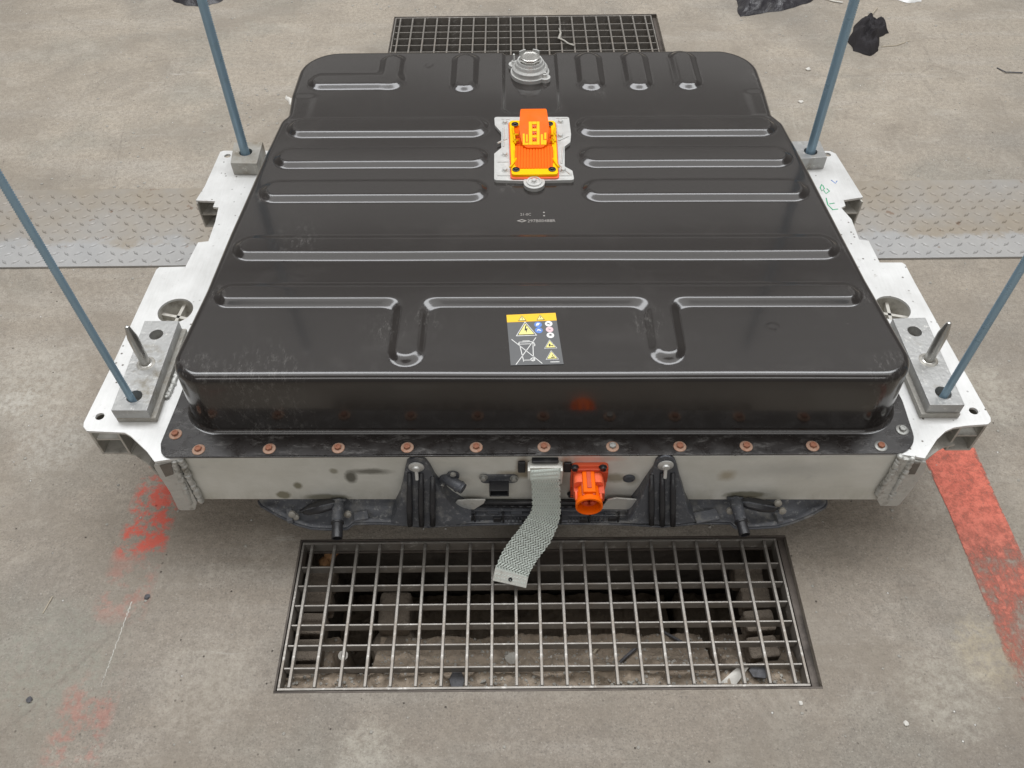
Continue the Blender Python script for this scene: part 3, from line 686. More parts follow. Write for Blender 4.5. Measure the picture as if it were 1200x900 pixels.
# side rails: hollow section below the plate
def rail(sgn, outer, webx, front, arch, name='side_rail'):
    mb = MB()
    zt = ZT-.0062; zb = .2050
    # outer wall along the outline
    A = [(p[0],p[1],zt) for p in outer]; B = [(p[0],p[1],zb) for p in outer]
    if sgn < 0: mb.sheet(A, B, .005)
    else: mb.sheet(B, A, .005)
    yb = outer[-1][1]; yf = outer[0][1]
    xo = outer[0][0]; xo2 = outer[-1][0]
    def quadplate(x0,x1,z,t,y0,y1,x0b,x1b): mb.hexa([(x0,y0,z-t),(x1,y0,z-t),(x1b,y1,z-t),(x0b,y1,z-t),(x0,y0,z),(x1,y0,z),(x1b,y1,z),(x0b,y1,z)])
    wx = webx
    a,b = (xo+.005,wx) if sgn<0 else (wx,xo-.005); a2,b2 = (xo2+.005,wx+.14) if sgn<0 else (wx-.14,xo2-.005)
    quadplate(a,b,.2530,.004,yf+.002,yb-.01,a2,b2)
    quadplate(a-.002,b+.002,zb+.0045,.0045,yf,yb,a2-.002,b2+.002)
    mb.hexa([(wx-.0022,yf,zb+.005),(wx+.0022,yf,zb+.005),(wx+.0022,yb-.01,zb+.005),(wx-.0022,yb-.01,zb+.005),(wx-.0022,yf,zt),(wx+.0022,yf,zt),(wx+.0022,yb-.01,zt),(wx-.0022,yb-.01,zt)])
    # arch: curved underside from the web to the beam corner
    A = [tuple(p) for p in arch]; B = [(p[0]+(.0),1.45,p[2]) for p in arch]
    if sgn < 0: mb.sheet(B, A, .005)
    else: mb.sheet(A, B, .005)
    # lip under the sloped front of the plate
    return mb.build(name, M['chamber'], FR, bevel=.0006, fixn=True)
rail(-1, [(-0.8295, 0.9768, 0.2965), (-0.8220, 1.1536, 0.2965), (-0.8106, 1.4249, 0.2965)], (-0.7745, 0.9638, 0.2965)[0], None,
     [(-0.8032, 0.9895, 0.1907), (-0.7617, 0.9730, 0.2013), (-0.7285, 0.9486, 0.2030), (-0.7033, 0.9263, 0.1843), (-0.6912, 0.9142, 0.1594), (-0.6873, 0.9121, 0.1211)])
rail(1, [(0.9086, 0.9658, 0.2965), (0.8999, 1.1781, 0.2965), (0.8851, 1.4161, 0.2965)], (0.8604, 0.9541, 0.2965)[0], None,
     [(0.8671, 0.9618, 0.2250), (0.8439, 0.9560, 0.2276), (0.8142, 0.9324, 0.2497), (0.7858, 0.9107, 0.2496), (0.7743, 0.8969, 0.2239), (0.7735, 0.8949, 0.1545)])
# far arm ends with their open section
for sgn, a, b in ((-1, (-0.7835, 1.6785, 0.2965), (-0.7345, 1.6740, 0.2965)), (1, (0.8097, 1.6521, 0.2965), (0.8600, 1.6631, 0.2965))):
    mb = MB(); zt = ZT-.0062; x0,x1 = a[0],b[0]; y = min(a[1],b[1])+.001; L = .16
    if sgn < 0: cols = (x0+.0025,); 
    k = .045 if sgn < 0 else -.045
    def slab(xa,xb_,za,zb_): mb.hexa([(xa,y,za),(xb_,y,za),(xb_+k,y+L,za),(xa+k,y+L,za),(xa,y,zb_),(xb_,y,zb_),(xb_+k,y+L,zb_),(xa+k,y+L,zb_)])
    zz0 = .2145
    slab(x0,x0+.004,zz0,zt); slab(x1-.004,x1,zz0,zt); slab(x0+.004,x1-.004,zz0,zz0+.004); slab(x0+.004,x1-.004,.2520,.2560)
    mb.build('arm_section', M['chamber'], FR, bevel=.0006, fixn=True)
# spokes seen inside the big round holes
for c in ((-0.7348, 1.2919, 0.2965), (0.8164, 1.2774, 0.2965)):
    mb = MB(); r = .0375
    mb.lathe([(r+.006,-.05),(r+.006,-.0065),(r+.0012,-.0065),(r+.0012,-.046),(.0,-.046)], c=(c[0],c[1],ZT), n=36)
    for a in (.35, .35+PI/2.2):
        mb.box((c[0],c[1],ZT-.026), (2*r+.004,.007,.014), rz=a+1.1)
    mb.build('hole_web', M['chamber'], FR, smooth='auto')
# front beam
mb = MB(); f = lambda x,d: (x, .902-.0118*x-d)
x0,x1 = -.645,.7285
def bx(x0,x1,d0,d1,z0,z1): mb.hexa([(*f(x0,d0),z0),(*f(x1,d0),z0),(*f(x1,d1),z0),(*f(x0,d1),z0),(*f(x0,d0),z1),(*f(x1,d0),z1),(*f(x1,d1),z1),(*f(x0,d1),z1)])
bx(x0,x1,0,-.05,ZB,ZT-.0063); mb.build('front_beam', M['beam'], FR, bevel=.0012)
mb = MB(); 
mb.prism([Vector((-.63,.97)),Vector((.70,.955)),Vector((.66,1.75)),Vector((-.60,1.76))], ZB, ZT-.0065)
mb.build('tray', M['chamber'], FR, fixn=True)
# welded corner castings
def casting(pts, sd):
    mb = MB(); N = 18
    P = [Vector((p[0],0,p[2])) for p in pts]
    poly = arc_poly([(p[0],p[2]) for p in pts], .006, 3)
    ym = sum(p[1] for p in pts)/len(pts)
    Mx = Matrix(((1,0,0,0),(0,0,-1,ym),(0,1,0,0),(0,0,0,1)))
    mb.prism(poly, -.055, .010, M=Mx)
    o = mb.build('corner_casting', M['weld'], FR, fixn=True, bevel=.003)
    return o
casting([(-0.6360, 0.9095, 0.2919), (-0.6400, 0.9096, 0.1436), (-0.6521, 0.9097, 0.1146), (-0.6854, 0.9101, 0.1145), (-0.6814, 0.9100, 0.1811), (-0.6834, 0.9101, 0.2610), (-0.6819, 0.9100, 0.2752)], 1)
casting([(0.7657, 0.8930, 0.2837), (0.7724, 0.8929, 0.2614), (0.7710, 0.8929, 0.1883), (0.7653, 0.8930, 0.1324), (0.7295, 0.8934, 0.1324), (0.7145, 0.8936, 0.1576), (0.7175, 0.8935, 0.2947)], 2)
for P_ in ([(-0.6704, 0.8979, 0.2756),(-0.6467, 0.8976, 0.2840),(-0.6537, 0.8977, 0.2470),(-0.6713, 0.8979, 0.2383)],[(0.7301, 0.8814, 0.2843),(0.7537, 0.8811, 0.2843),(0.7559, 0.8811, 0.2477),(0.7398, 0.8813, 0.2476)]):
    mb = MB(); mb.add([Vector(p) for p in P_]+[Vector(p)+Vector((0,.004,0)) for p in P_], [(0,1,2,3),(7,6,5,4),(0,4,5,1),(1,5,6,2),(2,6,7,3),(3,7,4,0)]); mb.build('pocket_shade', M['pitwall'], FR, fixn=True)  # thin dark plate paints the shade of a recess onto the casting
def bead(path, r, sd, parent=FR, name='weld_bead'):
    mb = MB(); rs = random.Random(sd); n = 46; P = []; R = []
    pts = [Vector(p) for p in path]
    for k in range(n+1):
        t = k/n*(len(pts)-1); i = min(int(t),len(pts)-2); q = pts[i].lerp(pts[i+1], t-i)
        P.append(q+Vector((rs.uniform(-1,1),rs.uniform(-.5,.5),rs.uniform(-1,1)))*r*.20); R.append(r*(.62+.10*abs(math.sin(k*1.25))+rs.uniform(-.16,.16)))
    mb.tube(P, R, 10); return mb.build(name, M['weld'], parent, smooth=True)
bead([(-0.6279, 0.9034, 0.2921), (-0.6290, 0.9014, 0.2294), (-0.6333, 0.9045, 0.1388)], .0085, 4); bead([(-0.6397, 0.9005, 0.2881), (-0.6440, 0.8976, 0.2206), (-0.6538, 0.9017, 0.1371)], .0075, 5)
bead([(0.7152, 0.8876, 0.3005), (0.7141, 0.8856, 0.2417), (0.7132, 0.8886, 0.1623)], .0085, 6); bead([(0.7351, 0.8843, 0.2993), (0.7358, 0.8813, 0.2361), (0.7391, 0.8853, 0.1577)], .0075, 7)
bead([(-0.6869, 1.0452, 0.2990), (-0.6836, 1.0850, 0.2990), (-0.6855, 1.1401, 0.2990)], .007, 9); 
mb = MB(); mb.prism([(-0.6670, 0.9099, 0.2808)[:2], (-0.6377, 0.9095, 0.2864)[:2], (-0.6459, 0.9296, 0.2665)[:2], (-0.6757, 0.9300, 0.2608)[:2]], ZT-.02, ZT+.001); 

# ---------------- label on the cover
zl = ZL+.0006
LBc = [(-0.0064, 0.9917, 0.4460), (0.0889, 0.9935, 0.4460), (0.0794, 1.1237, 0.4460), (-0.0139, 1.1193, 0.4460)]
c0,c1,c2,c3 = [Vector(p) for p in LBc]
def lp(u,v,dz=0):
    q = (c0*(1-u)+c1*u)*(1-v)+(c3*(1-u)+c2*u)*v; return Vector((q.x,q.y,zl+dz))
LW = (c1-c0).length; LH = (c3-c0).length
def patch(name, mat, polys, dz, parent):
    mb = MB()
    for P in polys:
        loops = P if isinstance(P[0][0], (list,tuple)) else [P]
        V3 = [lp(u,v,dz) for l in loops for (u,v) in l]
        tr = tessellate_polygon([[Vector((*lp(u,v).xy,0)) for (u,v) in l] for l in loops])
        F = []
        for t in tr:
            a,b,c = (V3[i] for i in t); F.append(t if (b-a).cross(c-a).z > 0 else (t[0],t[2],t[1]))
        mb.add(V3, F)
    o = mb.build(name, mat, parent)
    if len(polys) > 1: o['kind'] = 'stuff'
    return o
LB = bpy.data.objects.new('warning_label', MB().hexa([lp(0,0,-.0004),lp(1,0,-.0004),lp(1,1,-.0004),lp(0,1,-.0004),lp(0,0),lp(1,0),lp(1,1),lp(0,1)]).mesh('warning_label', M['lblgrey'])); link(LB, cover)
LB['label'] = 'grey and yellow high voltage warning sticker on the black cover'
def tri(cx,by,w,h,k=1.0): 
    g = by+h*.36
    P = [(cx-w/2,by),(cx+w/2,by),(cx,by+h)]; return [(cx+(x-cx)*k, g+(y-g)*k) for x,y in P]
def ell(cx,cy,r,k=1): return [(cx+r*k*math.cos(2*PI*i/20), cy+r*k*LW/LH*math.sin(2*PI*i/20)) for i in range(20)]
def seg(a,b,w): 
    ax,ay = a[0]*LW,a[1]*LH; bx_,by_ = b[0]*LW,b[1]*LH; L = math.hypot(bx_-ax,by_-ay); nx,ny = -(by_-ay)/L*w/2*LW,(bx_-ax)/L*w/2*LW
    return [((x)/LW,(y)/LH) for x,y in ((ax+nx,ay+ny),(ax-nx,ay-ny),(bx_-nx,by_-ny),(bx_+nx,by_+ny))]
d = .00025
patch('yellow_band', M['lblyel'], [[(0,.845),(1,.845),(1,1),(0,1)]], d, LB)
patch('band_triangle', M['lblblack'], [tri(.31,.862,.17,.115),tri(.68,.862,.17,.115)], 2*d, LB)
patch('band_triangle_fill', M['lblpale'], [tri(.31,.862,.17,.115,.78),tri(.68,.862,.17,.115,.78)], 3*d, LB)
patch('band_triangle_mark', M['lblblack'], [seg((.31,.885),(.31,.94),.012),seg((.675,.90),(.69,.94),.012)], 4*d, LB)
T3 = [(.36,.56,.42,.29),(.80,.30,.25,.17),(.80,.09,.25,.17)]
patch('warning_triangle', M['lblwhite'], [tri(*q) for q in T3], d, LB)
patch('warning_triangle_border', M['lblblack'], [tri(*q,.88) for q in T3], 2*d, LB)
patch('warning_triangle_fill', M['lblpale'], [tri(*q,.74) for q in T3], 3*d, LB)
patch('warning_symbol', M['lblblack'], [[(.355,.76),(.385,.765),(.36,.70),(.40,.705),(.355,.605),(.362,.665),(.33,.66)],
    [(.765,.33),(.80,.34),(.805,.38),(.79,.39),(.77,.37)],[(.79,.345),(.86,.335),(.84,.36)],[(.77,.115),(.86,.12),(.84,.14),(.79,.135)],[(.80,.15),(.83,.165),(.81,.18)]], 4*d, LB)
patch('blue_sign', M['lblblue'], [ell(.615,.775,.078),ell(.615,.66,.078)], d, LB)
patch('blue_sign_figure', M['lblwhite'], [[(.57,.75),(.62,.76),(.66,.80),(.61,.81),(.58,.79)],[(.57,.64),(.61,.66),(.66,.64),(.65,.67),(.60,.685)]], 2*d, LB)
patch('round_sign', M['lblwhite'], [ell(.83,.785,.075),ell(.83,.555,.075)], d, LB)
patch('round_sign_pink', M['lblpink'], [ell(.83,.67,.075)], d, LB)
patch('round_sign_figure', M['lblblack'], [seg((.80,.80),(.86,.77),.014),seg((.80,.775),(.84,.80),.010),seg((.81,.68),(.85,.66),.012),seg((.80,.555),(.85,.575),.022),seg((.82,.54),(.86,.56),.012)], 2*d, LB)
w = .014
seg_bin = [((.06,.50),(.60,.02)),((.54,.52),(.10,.01)),((.20,.44),(.25,.09)),((.47,.43),(.44,.09)),((.20,.44),(.47,.44)),((.18,.40),(.50,.40)),((.18,.40),(.20,.44)),((.50,.40),(.47,.44)),((.27,.46),(.41,.46)),((.25,.09),(.44,.09)),((.25,.09),(.25,.065))]
patch('crossed_bin', M['lblwhite'], [seg(a,b,w) for a,b in seg_bin]+[[ell(.43,.10,.045),ell(.43,.10,.045,.62)]]+[[ell(.48,.375,.03),ell(.48,.375,.03,.55)]], d, LB)
patch('small_print', M['lblwhite'], [[(.76+.019*i,.035),(.772+.019*i,.035),(.772+.019*i,.055),(.76+.019*i,.055)] for i in range(9)], d, LB)
# ---------------- service plug in the middle of the cover
PG = bpy.data.objects.new('service_plug', None); link(PG, PR, (0.0495, 1.6770, 0.4450))
PG['label'] = 'orange service plug on a grey cast plate, set into the cover'
pl = [(-0.0423, 1.7855, 0.4520), (0.1374, 1.7820, 0.4520), (0.1387, 1.7082, 0.4520), (0.1353, 1.6762, 0.4520), (0.1214, 1.6594, 0.4520), (0.1179, 1.5822, 0.4520), (0.1345, 1.5658, 0.4520), (0.1368, 1.5317, 0.4520), (0.0745, 1.5306, 0.4520), (0.0217, 1.5300, 0.4520), (-0.0403, 1.5342, 0.4520), (-0.0411, 1.6343, 0.4520), (-0.0249, 1.6566, 0.4520), (-0.0251, 1.7201, 0.4520), (-0.0404, 1.7500, 0.4520)]
mb = MB(); mb.prism(arc_poly([p[:2] for p in pl][::-1], .006, 3), ZL-.002, .4520)
ec = (0.0479, 1.5233, 0.4520); mb.prism(circ(ec,.0235,28), ZL-.002, .4535)
mb.build('cast_plate', M['castalu'], PG, bevel=.0012, fixn=True)
mb = MB()
ob = [(-0.0057, 1.7538, 0.4600), (0.1027, 1.7517, 0.4600), (0.1010, 1.5394, 0.4600), (-0.0018, 1.5396, 0.4600)]
def inset(P, k):
    c = sum((Vector(p[:2]) for p in P), Vector((0,0)))/len(P); return [c+(Vector(p[:2])-c)*k for p in P]
# ribs of the casting
for p,q in (((-0.0252, 1.7741, 0.4520),(-0.0057, 1.7738, 0.4520)),((0.1070, 1.7752, 0.4520),(0.1336, 1.7747, 0.4520)),((-0.0339, 1.6749, 0.4520),(-0.0120, 1.6918, 0.4520)),((0.1092, 1.6826, 0.4520),(0.1319, 1.6995, 0.4520)),((-0.0335, 1.6011, 0.4520),(-0.0083, 1.6007, 0.4520)),((0.1053, 1.5889, 0.4520),(0.1302, 1.5500, 0.4520)),((-0.0332, 1.5498, 0.4520),(0.1320, 1.5468, 0.4520)),((-0.0200, 1.7378, 0.4520),(-0.0200, 1.6610, 0.4520)),((0.1180, 1.6584, 0.4520),(0.1112, 1.5920, 0.4520))):
    mb.tube([(p[0],p[1],.4520),(q[0],q[1],.4520)], .0024, 6)
mb.lathe([(.0165,0),(.0165,.003),(.0135,.003),(.0135,.0012),(.011,.0012)], c=(ec[0],ec[1],.4535), n=24)
tag(mb.build('casting_rib', M['castalu'], PG, smooth='auto'), kind='stuff')
mb = MB(); mb.prism(arc_poly(inset(ob,1.05), .008, 4), .4520, .4555); mb.build('seal', M['orangered'], PG, bevel=.001, fixn=True)
mb = MB(); mb.prism(arc_poly(inset(ob,1.0)[::-1], .008, 4), .4555, .4620, holes=[arc_poly(inset(ob,.80)[::-1], .004, 3)]); mb.build('plug_rim', M['yellow'], PG, bevel=.001, fixn=True)
mb = MB(); mb.prism(arc_poly(inset(ob,.796), .004, 3), .4555, .4585); mb.build('plug_base', M['orange'], PG, fixn=True)
pb_ = None
for k,p in enumerate(((-0.0166, 1.7601, 0.4550), (0.1158, 1.7604, 0.4550), (0.1133, 1.7012, 0.4550), (-0.0166, 1.6295, 0.4550), (0.1138, 1.5674, 0.4550), (-0.0166, 1.5697, 0.4550), (0.0475, 1.5239, 0.4550))):
    if pb_ is None: pb_ = MB().lathe([(.0078,0),(.0078,.001),(.0055,.0011),(.0055,.005),(.0045,.006),(.0025,.006)], n=8).build('plate_bolt', M['castalu'], PG, smooth='auto', loc=(p[0],p[1],.4522 if k<6 else .4547))
    else: o = pb_.copy(); link(o, PG, (p[0],p[1],.4522 if k<6 else .4547))
pb_ = None
for p in ((0.0082, 1.5574, 0.4630), (0.0884, 1.5566, 0.4630), (0.0073, 1.7362, 0.4630), (0.0889, 1.7364, 0.4630)):
    if pb_ is None: pb_ = MB().lathe([(.0085,0),(.0085,.0015),(.0068,.002),(.0068,.0005),(.0035,.0005),(.0035,.0035),(.002,.004)], n=16).build('plug_screw', M['plasticd'], PG, smooth='auto', loc=(p[0],p[1],.4622))
    else: o = pb_.copy(); link(o, PG, (p[0],p[1],.4622))
# grooved ramp
a,b_,c,d_ = (0.0075, 1.6340, 0.4720), (0.0928, 1.6324, 0.4720), (0.0925, 1.5634, 0.4610), (0.0050, 1.5650, 0.4610)
mb = MB(); n_ = 13
for k in range(n_):
    u0,u1 = k/n_, (k+.74)/n_
    A0 = Vector(a).lerp(Vector(b_),u0); A1 = Vector(a).lerp(Vector(b_),u1); B0 = Vector(d_).lerp(Vector(c),u0); B1 = Vector(d_).lerp(Vector(c),u1)
    mb.hexa([(B0.x,B0.y,.4586),(B1.x,B1.y,.4586),(A1.x,A1.y,.4586),(A0.x,A0.y,.4586),tuple(B0),tuple(B1),tuple(A1),tuple(A0)])
mb.add([(a[0],a[1],.470),(b_[0],b_[1],.470),(c[0],c[1],.4595),(d_[0],d_[1],.4595)],[(0,3,2,1)])
mb.build('grooved_ramp', M['orange'], PG, bevel=.0005)
mb = MB()
for s_ in (((-0.0045, 1.5641, 0.4640),(0.0091, 1.5961, 0.4640)),((0.1037, 1.5622, 0.4640),(0.0917, 1.5946, 0.4640)),((0.0022, 1.7187, 0.4640),(0.0077, 1.6561, 0.4640)),((0.1022, 1.7168, 0.4640),(0.0939, 1.6545, 0.4640)),((0.0020, 1.6906, 0.4640),(0.0159, 1.6903, 0.4640)),((0.0892, 1.6889, 0.4640),(0.1031, 1.6887, 0.4640)),((0.0019, 1.6664, 0.4640),(0.0156, 1.6662, 0.4640)),((0.0884, 1.6648, 0.4640),(0.1021, 1.6646, 0.4640))):
    mb.tube(s_, .0028, 6)
tag(mb.build('plug_detail', M['yellow'], PG, smooth=True), kind='stuff')
# lever handle, rising away from the ramp
x0 = (0.0191, 1.6282, 0.4780)[0]; x1 = (0.0828, 1.6270, 0.4780)[0]; x2 = (0.0183, 1.7219, 0.5120)[0]; x3 = (0.0852, 1.7206, 0.5120)[0]
y0 = (0.0499, 1.6243, 0.4780)[1]; y1 = (0.0518, 1.7212, 0.5120)[1]
mb = MB(); N_ = 8; Pf = []; 
wd = x1-x0
def topz(t): return float(np.interp(t,[0,.03,.12,.55,.85,1],[.4735,.4755,.4800,.4985,.5095,.5120]))
HO = arc_poly([(.06,0),(.94,0),(1.04,.50),(.97,1.0),(.03,1.0),(-.04,.50)], [.26,.26,.3,.06,.06,.3], 7)
HV = []
for dz in (0,-.016):
    for q in HO: HV.append((x0+(x2-x0)*q.y+wd*q.x, y0+(y1-y0)*q.y, topz(q.y)+dz))
k_ = len(HO); tr = tessellate_polygon([[Vector((q.x,q.y,0)) for q in HO]])
mb.add(HV, [tuple(t) for t in tr]+[tuple(i+k_ for i in t)[::-1] for t in tr]+[(i,(i+1)%k_,k_+(i+1)%k_,k_+i) for i in range(k_)])
st = MB(); st.hexa([(x0+wd*a, y0+(y1-y0)*b, z) for a,b,z in ((.12,.10,.458),(.88,.10,.458),(.88,.62,.458),(.12,.62,.458),(.12,.10,.470),(.88,.10,.470),(.88,.62,.488),(.12,.62,.488))]); st.build('lever_pivot', M['orangedk'], PG, bevel=.002)
hd = mb.build('lever_handle', M['orange'], PG, bevel=.0028, fixn=True, seg=3)
def hp(u,t,dz):   # on the sloping face of the lever
    z = np.interp(t,[.03,.12,.55,.85],[.4755,.4800,.4985,.5095])+dz
    xa = x0+(x2-x0)*t; xb = x1+(x3-x1)*t; return (xa+(xb-xa)*u, y0+(y1-y0)*t, z)
mb = MB()
def hq(u0,u1,t0,t1,dz=.0015): mb.hexa([hp(u0,t0,-.001),hp(u1,t0,-.001),hp(u1,t1,-.001),hp(u0,t1,-.001),hp(u0,t0,dz),hp(u1,t0,dz),hp(u1,t1,dz),hp(u0,t1,dz)])
hq(.30,.42,.05,.62); hq(.58,.68,.05,.62); hq(.42,.58,.05,.12); hq(.42,.58,.22,.28); hq(.42,.58,.38,.44); hq(.42,.58,.55,.62)
hq(.08,.16,.05,.32); hq(.16,.29,.05,.10); hq(.20,.26,.12,.30); hq(.72,.80,.05,.30); hq(.80,.92,.05,.16); hq(.84,.92,.18,.34)
tag(mb.build('lever_rib', M['yellow'], hd, bevel=.0006), kind='stuff')
mb = MB()
for t_ in (.15,.31,.47): 
    hq(.44,.49,t_,t_+.05,.0022); hq(.52,.56,t_+.01,t_+.04,.0022)
tag(mb.build('lever_slot', M['orangedk'], hd), kind='stuff')

# ---------------- pressure cap at the far edge
cc = (0.0479, 2.0016, 0.4470); cx,cy = cc[0],cc[1]; cz = ZL-.006
CP = bpy.data.objects.new('pressure_cap', None); link(CP, PR, (cx,cy,cz)); CP['label'] = 'round cast pressure cap with hexagon top at the far edge'
e1 = (cx-.041, cy+.036); e2 = (cx+.038, cy-.030)
mb = MB(); mb.prism(circ((cx,cy),.050,36), cz-.001, cz+.010); mb.prism(circ(e1,.014,18), cz-.0005, cz+.0105); mb.prism(circ(e2,.014,18), cz-.0005, cz+.0105)
mb.build('cap_flange', M['castalu'], CP, bevel=.002, fixn=True)
mb = MB(); mb.lathe([(.046,.0),(.0455,.012),(.042,.016),(.040,.014),(.0385,.020),(.037,.024),(.0345,.022),(.0335,.028),(.032,.032),(.029,.031),(.0285,.026),(.0,.026)], c=(cx,cy,cz+.009), n=48); mb.build('cap_ring', M['castalu'], CP, smooth='auto')
mb = MB(); mb.lathe([(.0265,.0),(.0265,.014),(.0235,.016),(.021,.0135),(.0,.0135)], c=(cx,cy,cz+.035), hexn=8); mb.build('hexagon', M['pin'], CP, bevel=.0012, fixn=True)
for a in (1.05, 2.2):
    mb = MB(); P0 = []
    for k in range(7):
        w = a-.28+.56*k/6; P0.append((cx+.035*math.cos(w), cy+.035*math.sin(w), cz+.030))
    mb.sheet(P0, [(p[0],p[1],p[2]+.022) for p in P0], .003); mb.build('cap_tab', M['castalu'], CP, smooth='auto', fixn=True)
for e,h in ((e1,.026),(e2,.012)):
    mb = MB(); mb.lathe([(.0075,0),(.0075,.002),(.006,.002),(.006,.008),(.003,.0085),(.003,h),(.002,h+.001)], c=(e[0],e[1],cz+.0105), n=12); mb.build('cap_stud', M['castalu'], CP, smooth='auto')

# ---------------- markings pressed / stamped on the cover
def text(s, name, mat, parent, loc, size, rz=0, rx=0, ext=.0002, sx=1.0):
    cu = bpy.data.curves.new(name,'FONT'); cu.body = s; cu.size = size; cu.extrude = ext; cu.align_x = 'CENTER'; cu.align_y = 'CENTER'; cu.resolution_u = 2
    to = bpy.data.objects.new('tmp', cu); me = bpy.data.meshes.new_from_object(to); bpy.data.objects.remove(to)
    me.materials.clear(); me.materials.append(mat)
    me.transform(Matrix.Translation(loc) @ Matrix.Rotation(rz,4,'Z') @ Matrix.Rotation(rx,4,'X') @ Matrix.Diagonal((sx,1,1,1)))
    o = bpy.data.objects.new(name, me); return link(o, parent)
p = (0.0605, 1.3983, 0.4455); text('297B00488R', 'stamped_text', M['mark'], cover, (p[0],p[1],ZL+.0006), .0135, sx=.85)
p = (0.0275, 1.4203, 0.4455); text('21-0C', 'stamped_text', M['mark'], cover, (p[0],p[1],ZL+.0006), .0125, sx=.75)
p = (0.0666, 1.4210, 0.4455); mb = MB(); mb.lathe([(.0022,0),(.0022,.0006)], c=(p[0],p[1]+.006,ZL), n=8); mb.lathe([(.0022,0),(.0022,.0006)], c=(p[0],p[1]-.005,ZL), n=8)
p = (0.0190, 1.3996, 0.4455); mb.prism([(p[0]-.011,p[1]),(p[0],p[1]-.005),(p[0]+.011,p[1]),(p[0],p[1]+.005)], ZL, ZL+.0007, holes=[[(p[0]-.006,p[1]),(p[0],p[1]-.0026),(p[0]+.006,p[1]),(p[0],p[1]+.0026)]])
mb.build('stamped_logo', M['mark'], cover)

# ---------------- brackets on the front beam
def bracket(outline, ribs, boltp, nm):
    P = [Vector(p) for p in outline]; Bk = [Vector((p.x, .902-.0118*p.x+.0015+(0 if p.z > .145 else -.018), p.z)) for p in P]; n = len(P)
    tr = tessellate_polygon([[Vector((p.x,p.z,0)) for p in P]])
    mb = MB(); mb.add(P+Bk, [tuple(t) for t in tr]+[tuple(i+n for i in t)[::-1] for t in tr]+[(i,(i+1)%n,(i+1)%n+n,i+n) for i in range(n)])
    o = mb.build('bracket', M['plastic'], PR, bevel=.002, fixn=True); o['label'] = nm
    for r in ribs: mb = MB(); mb.tube(r, [.0045,.0058,.0062,.0055], 10); mb.build('bracket_rib', M['plasticd'], o, smooth=True)
    q = Vector(boltp); mb = MB(); mb.lathe([(.0150,0),(.0150,.002),(.0125,.0035),(.0075,.004),(.0070,.008),(.003,.009)], c=q, axis=(0,-1,.0), n=22); mb.build('bracket_bolt', M['castalu'], o, smooth='auto')
    mb = MB(); mb.tube([q+Vector((0,-.006,-.004)), q+Vector((0,-.014,-.022))], .0035, 8); mb.build('bracket_clip', M['castalu'], o, smooth='auto')
bracket([(-0.2084, 0.8965, 0.2614),(-0.2031, 0.8964, 0.2812),(-0.1939, 0.8963, 0.2923),(-0.1839, 0.8962, 0.2964),(-0.1732, 0.8960, 0.2923),(-0.1662, 0.8960, 0.2812),(-0.1609, 0.8919, 0.2644),(-0.1548, 0.8868, 0.2373),(-0.1437, 0.8787, 0.2049),(-0.1240, 0.8675, 0.1700),(-0.1065, 0.8603, 0.1498),(-0.0884, 0.8530, 0.1389),(-0.1262, 0.8515, 0.1259),(-0.1769, 0.8501, 0.1259),(-0.2142, 0.8505, 0.1259),(-0.2473, 0.8549, 0.1354),(-0.2375, 0.8608, 0.1513),(-0.2268, 0.8707, 0.1792),(-0.2191, 0.8826, 0.2123)],
        [[(-0.2008, 0.8924, 0.2530),(-0.2035, 0.8764, 0.2155),(-0.2067, 0.8594, 0.1720),(-0.2081, 0.8445, 0.1393)],[(-0.1789, 0.8921, 0.2530),(-0.1813, 0.8761, 0.2156),(-0.1843, 0.8592, 0.1720),(-0.1856, 0.8442, 0.1377)],[(-0.1576, 0.8899, 0.2444),(-0.1593, 0.8739, 0.2127),(-0.1618, 0.8589, 0.1720),(-0.1636, 0.8439, 0.1394)]],
        (-0.1866, 0.8952, 0.2685), 'left black ribbed bracket bolted to the front beam')
bracket([(0.2614, 0.8909, 0.2616),(0.2634, 0.8909, 0.2840),(0.2698, 0.8908, 0.2964),(0.2787, 0.8907, 0.3005),(0.2886, 0.8906, 0.2978),(0.2980, 0.8905, 0.2868),(0.3053, 0.8884, 0.2673),(0.3139, 0.8823, 0.2360),(0.3255, 0.8702, 0.2010),(0.3352, 0.8560, 0.1678),(0.3539, 0.8478, 0.1364),(0.3203, 0.8442, 0.1333),(0.2871, 0.8446, 0.1300),(0.2536, 0.8470, 0.1315),(0.2213, 0.8494, 0.1362),(0.2303, 0.8563, 0.1535),(0.2411, 0.8652, 0.1859),(0.2499, 0.8771, 0.2216)],
        [[(0.2586, 0.8869, 0.2474),(0.2605, 0.8709, 0.2159),(0.2637, 0.8539, 0.1726),(0.2655, 0.8389, 0.1434)],[(0.2781, 0.8867, 0.2532),(0.2809, 0.8707, 0.2159),(0.2844, 0.8536, 0.1726),(0.2868, 0.8386, 0.1402)],[(0.2982, 0.8865, 0.2532),(0.3014, 0.8684, 0.2131),(0.3051, 0.8534, 0.1727),(0.3076, 0.8384, 0.1402)]],
        (0.2821, 0.8897, 0.2743), 'right black ribbed bracket bolted to the front beam')

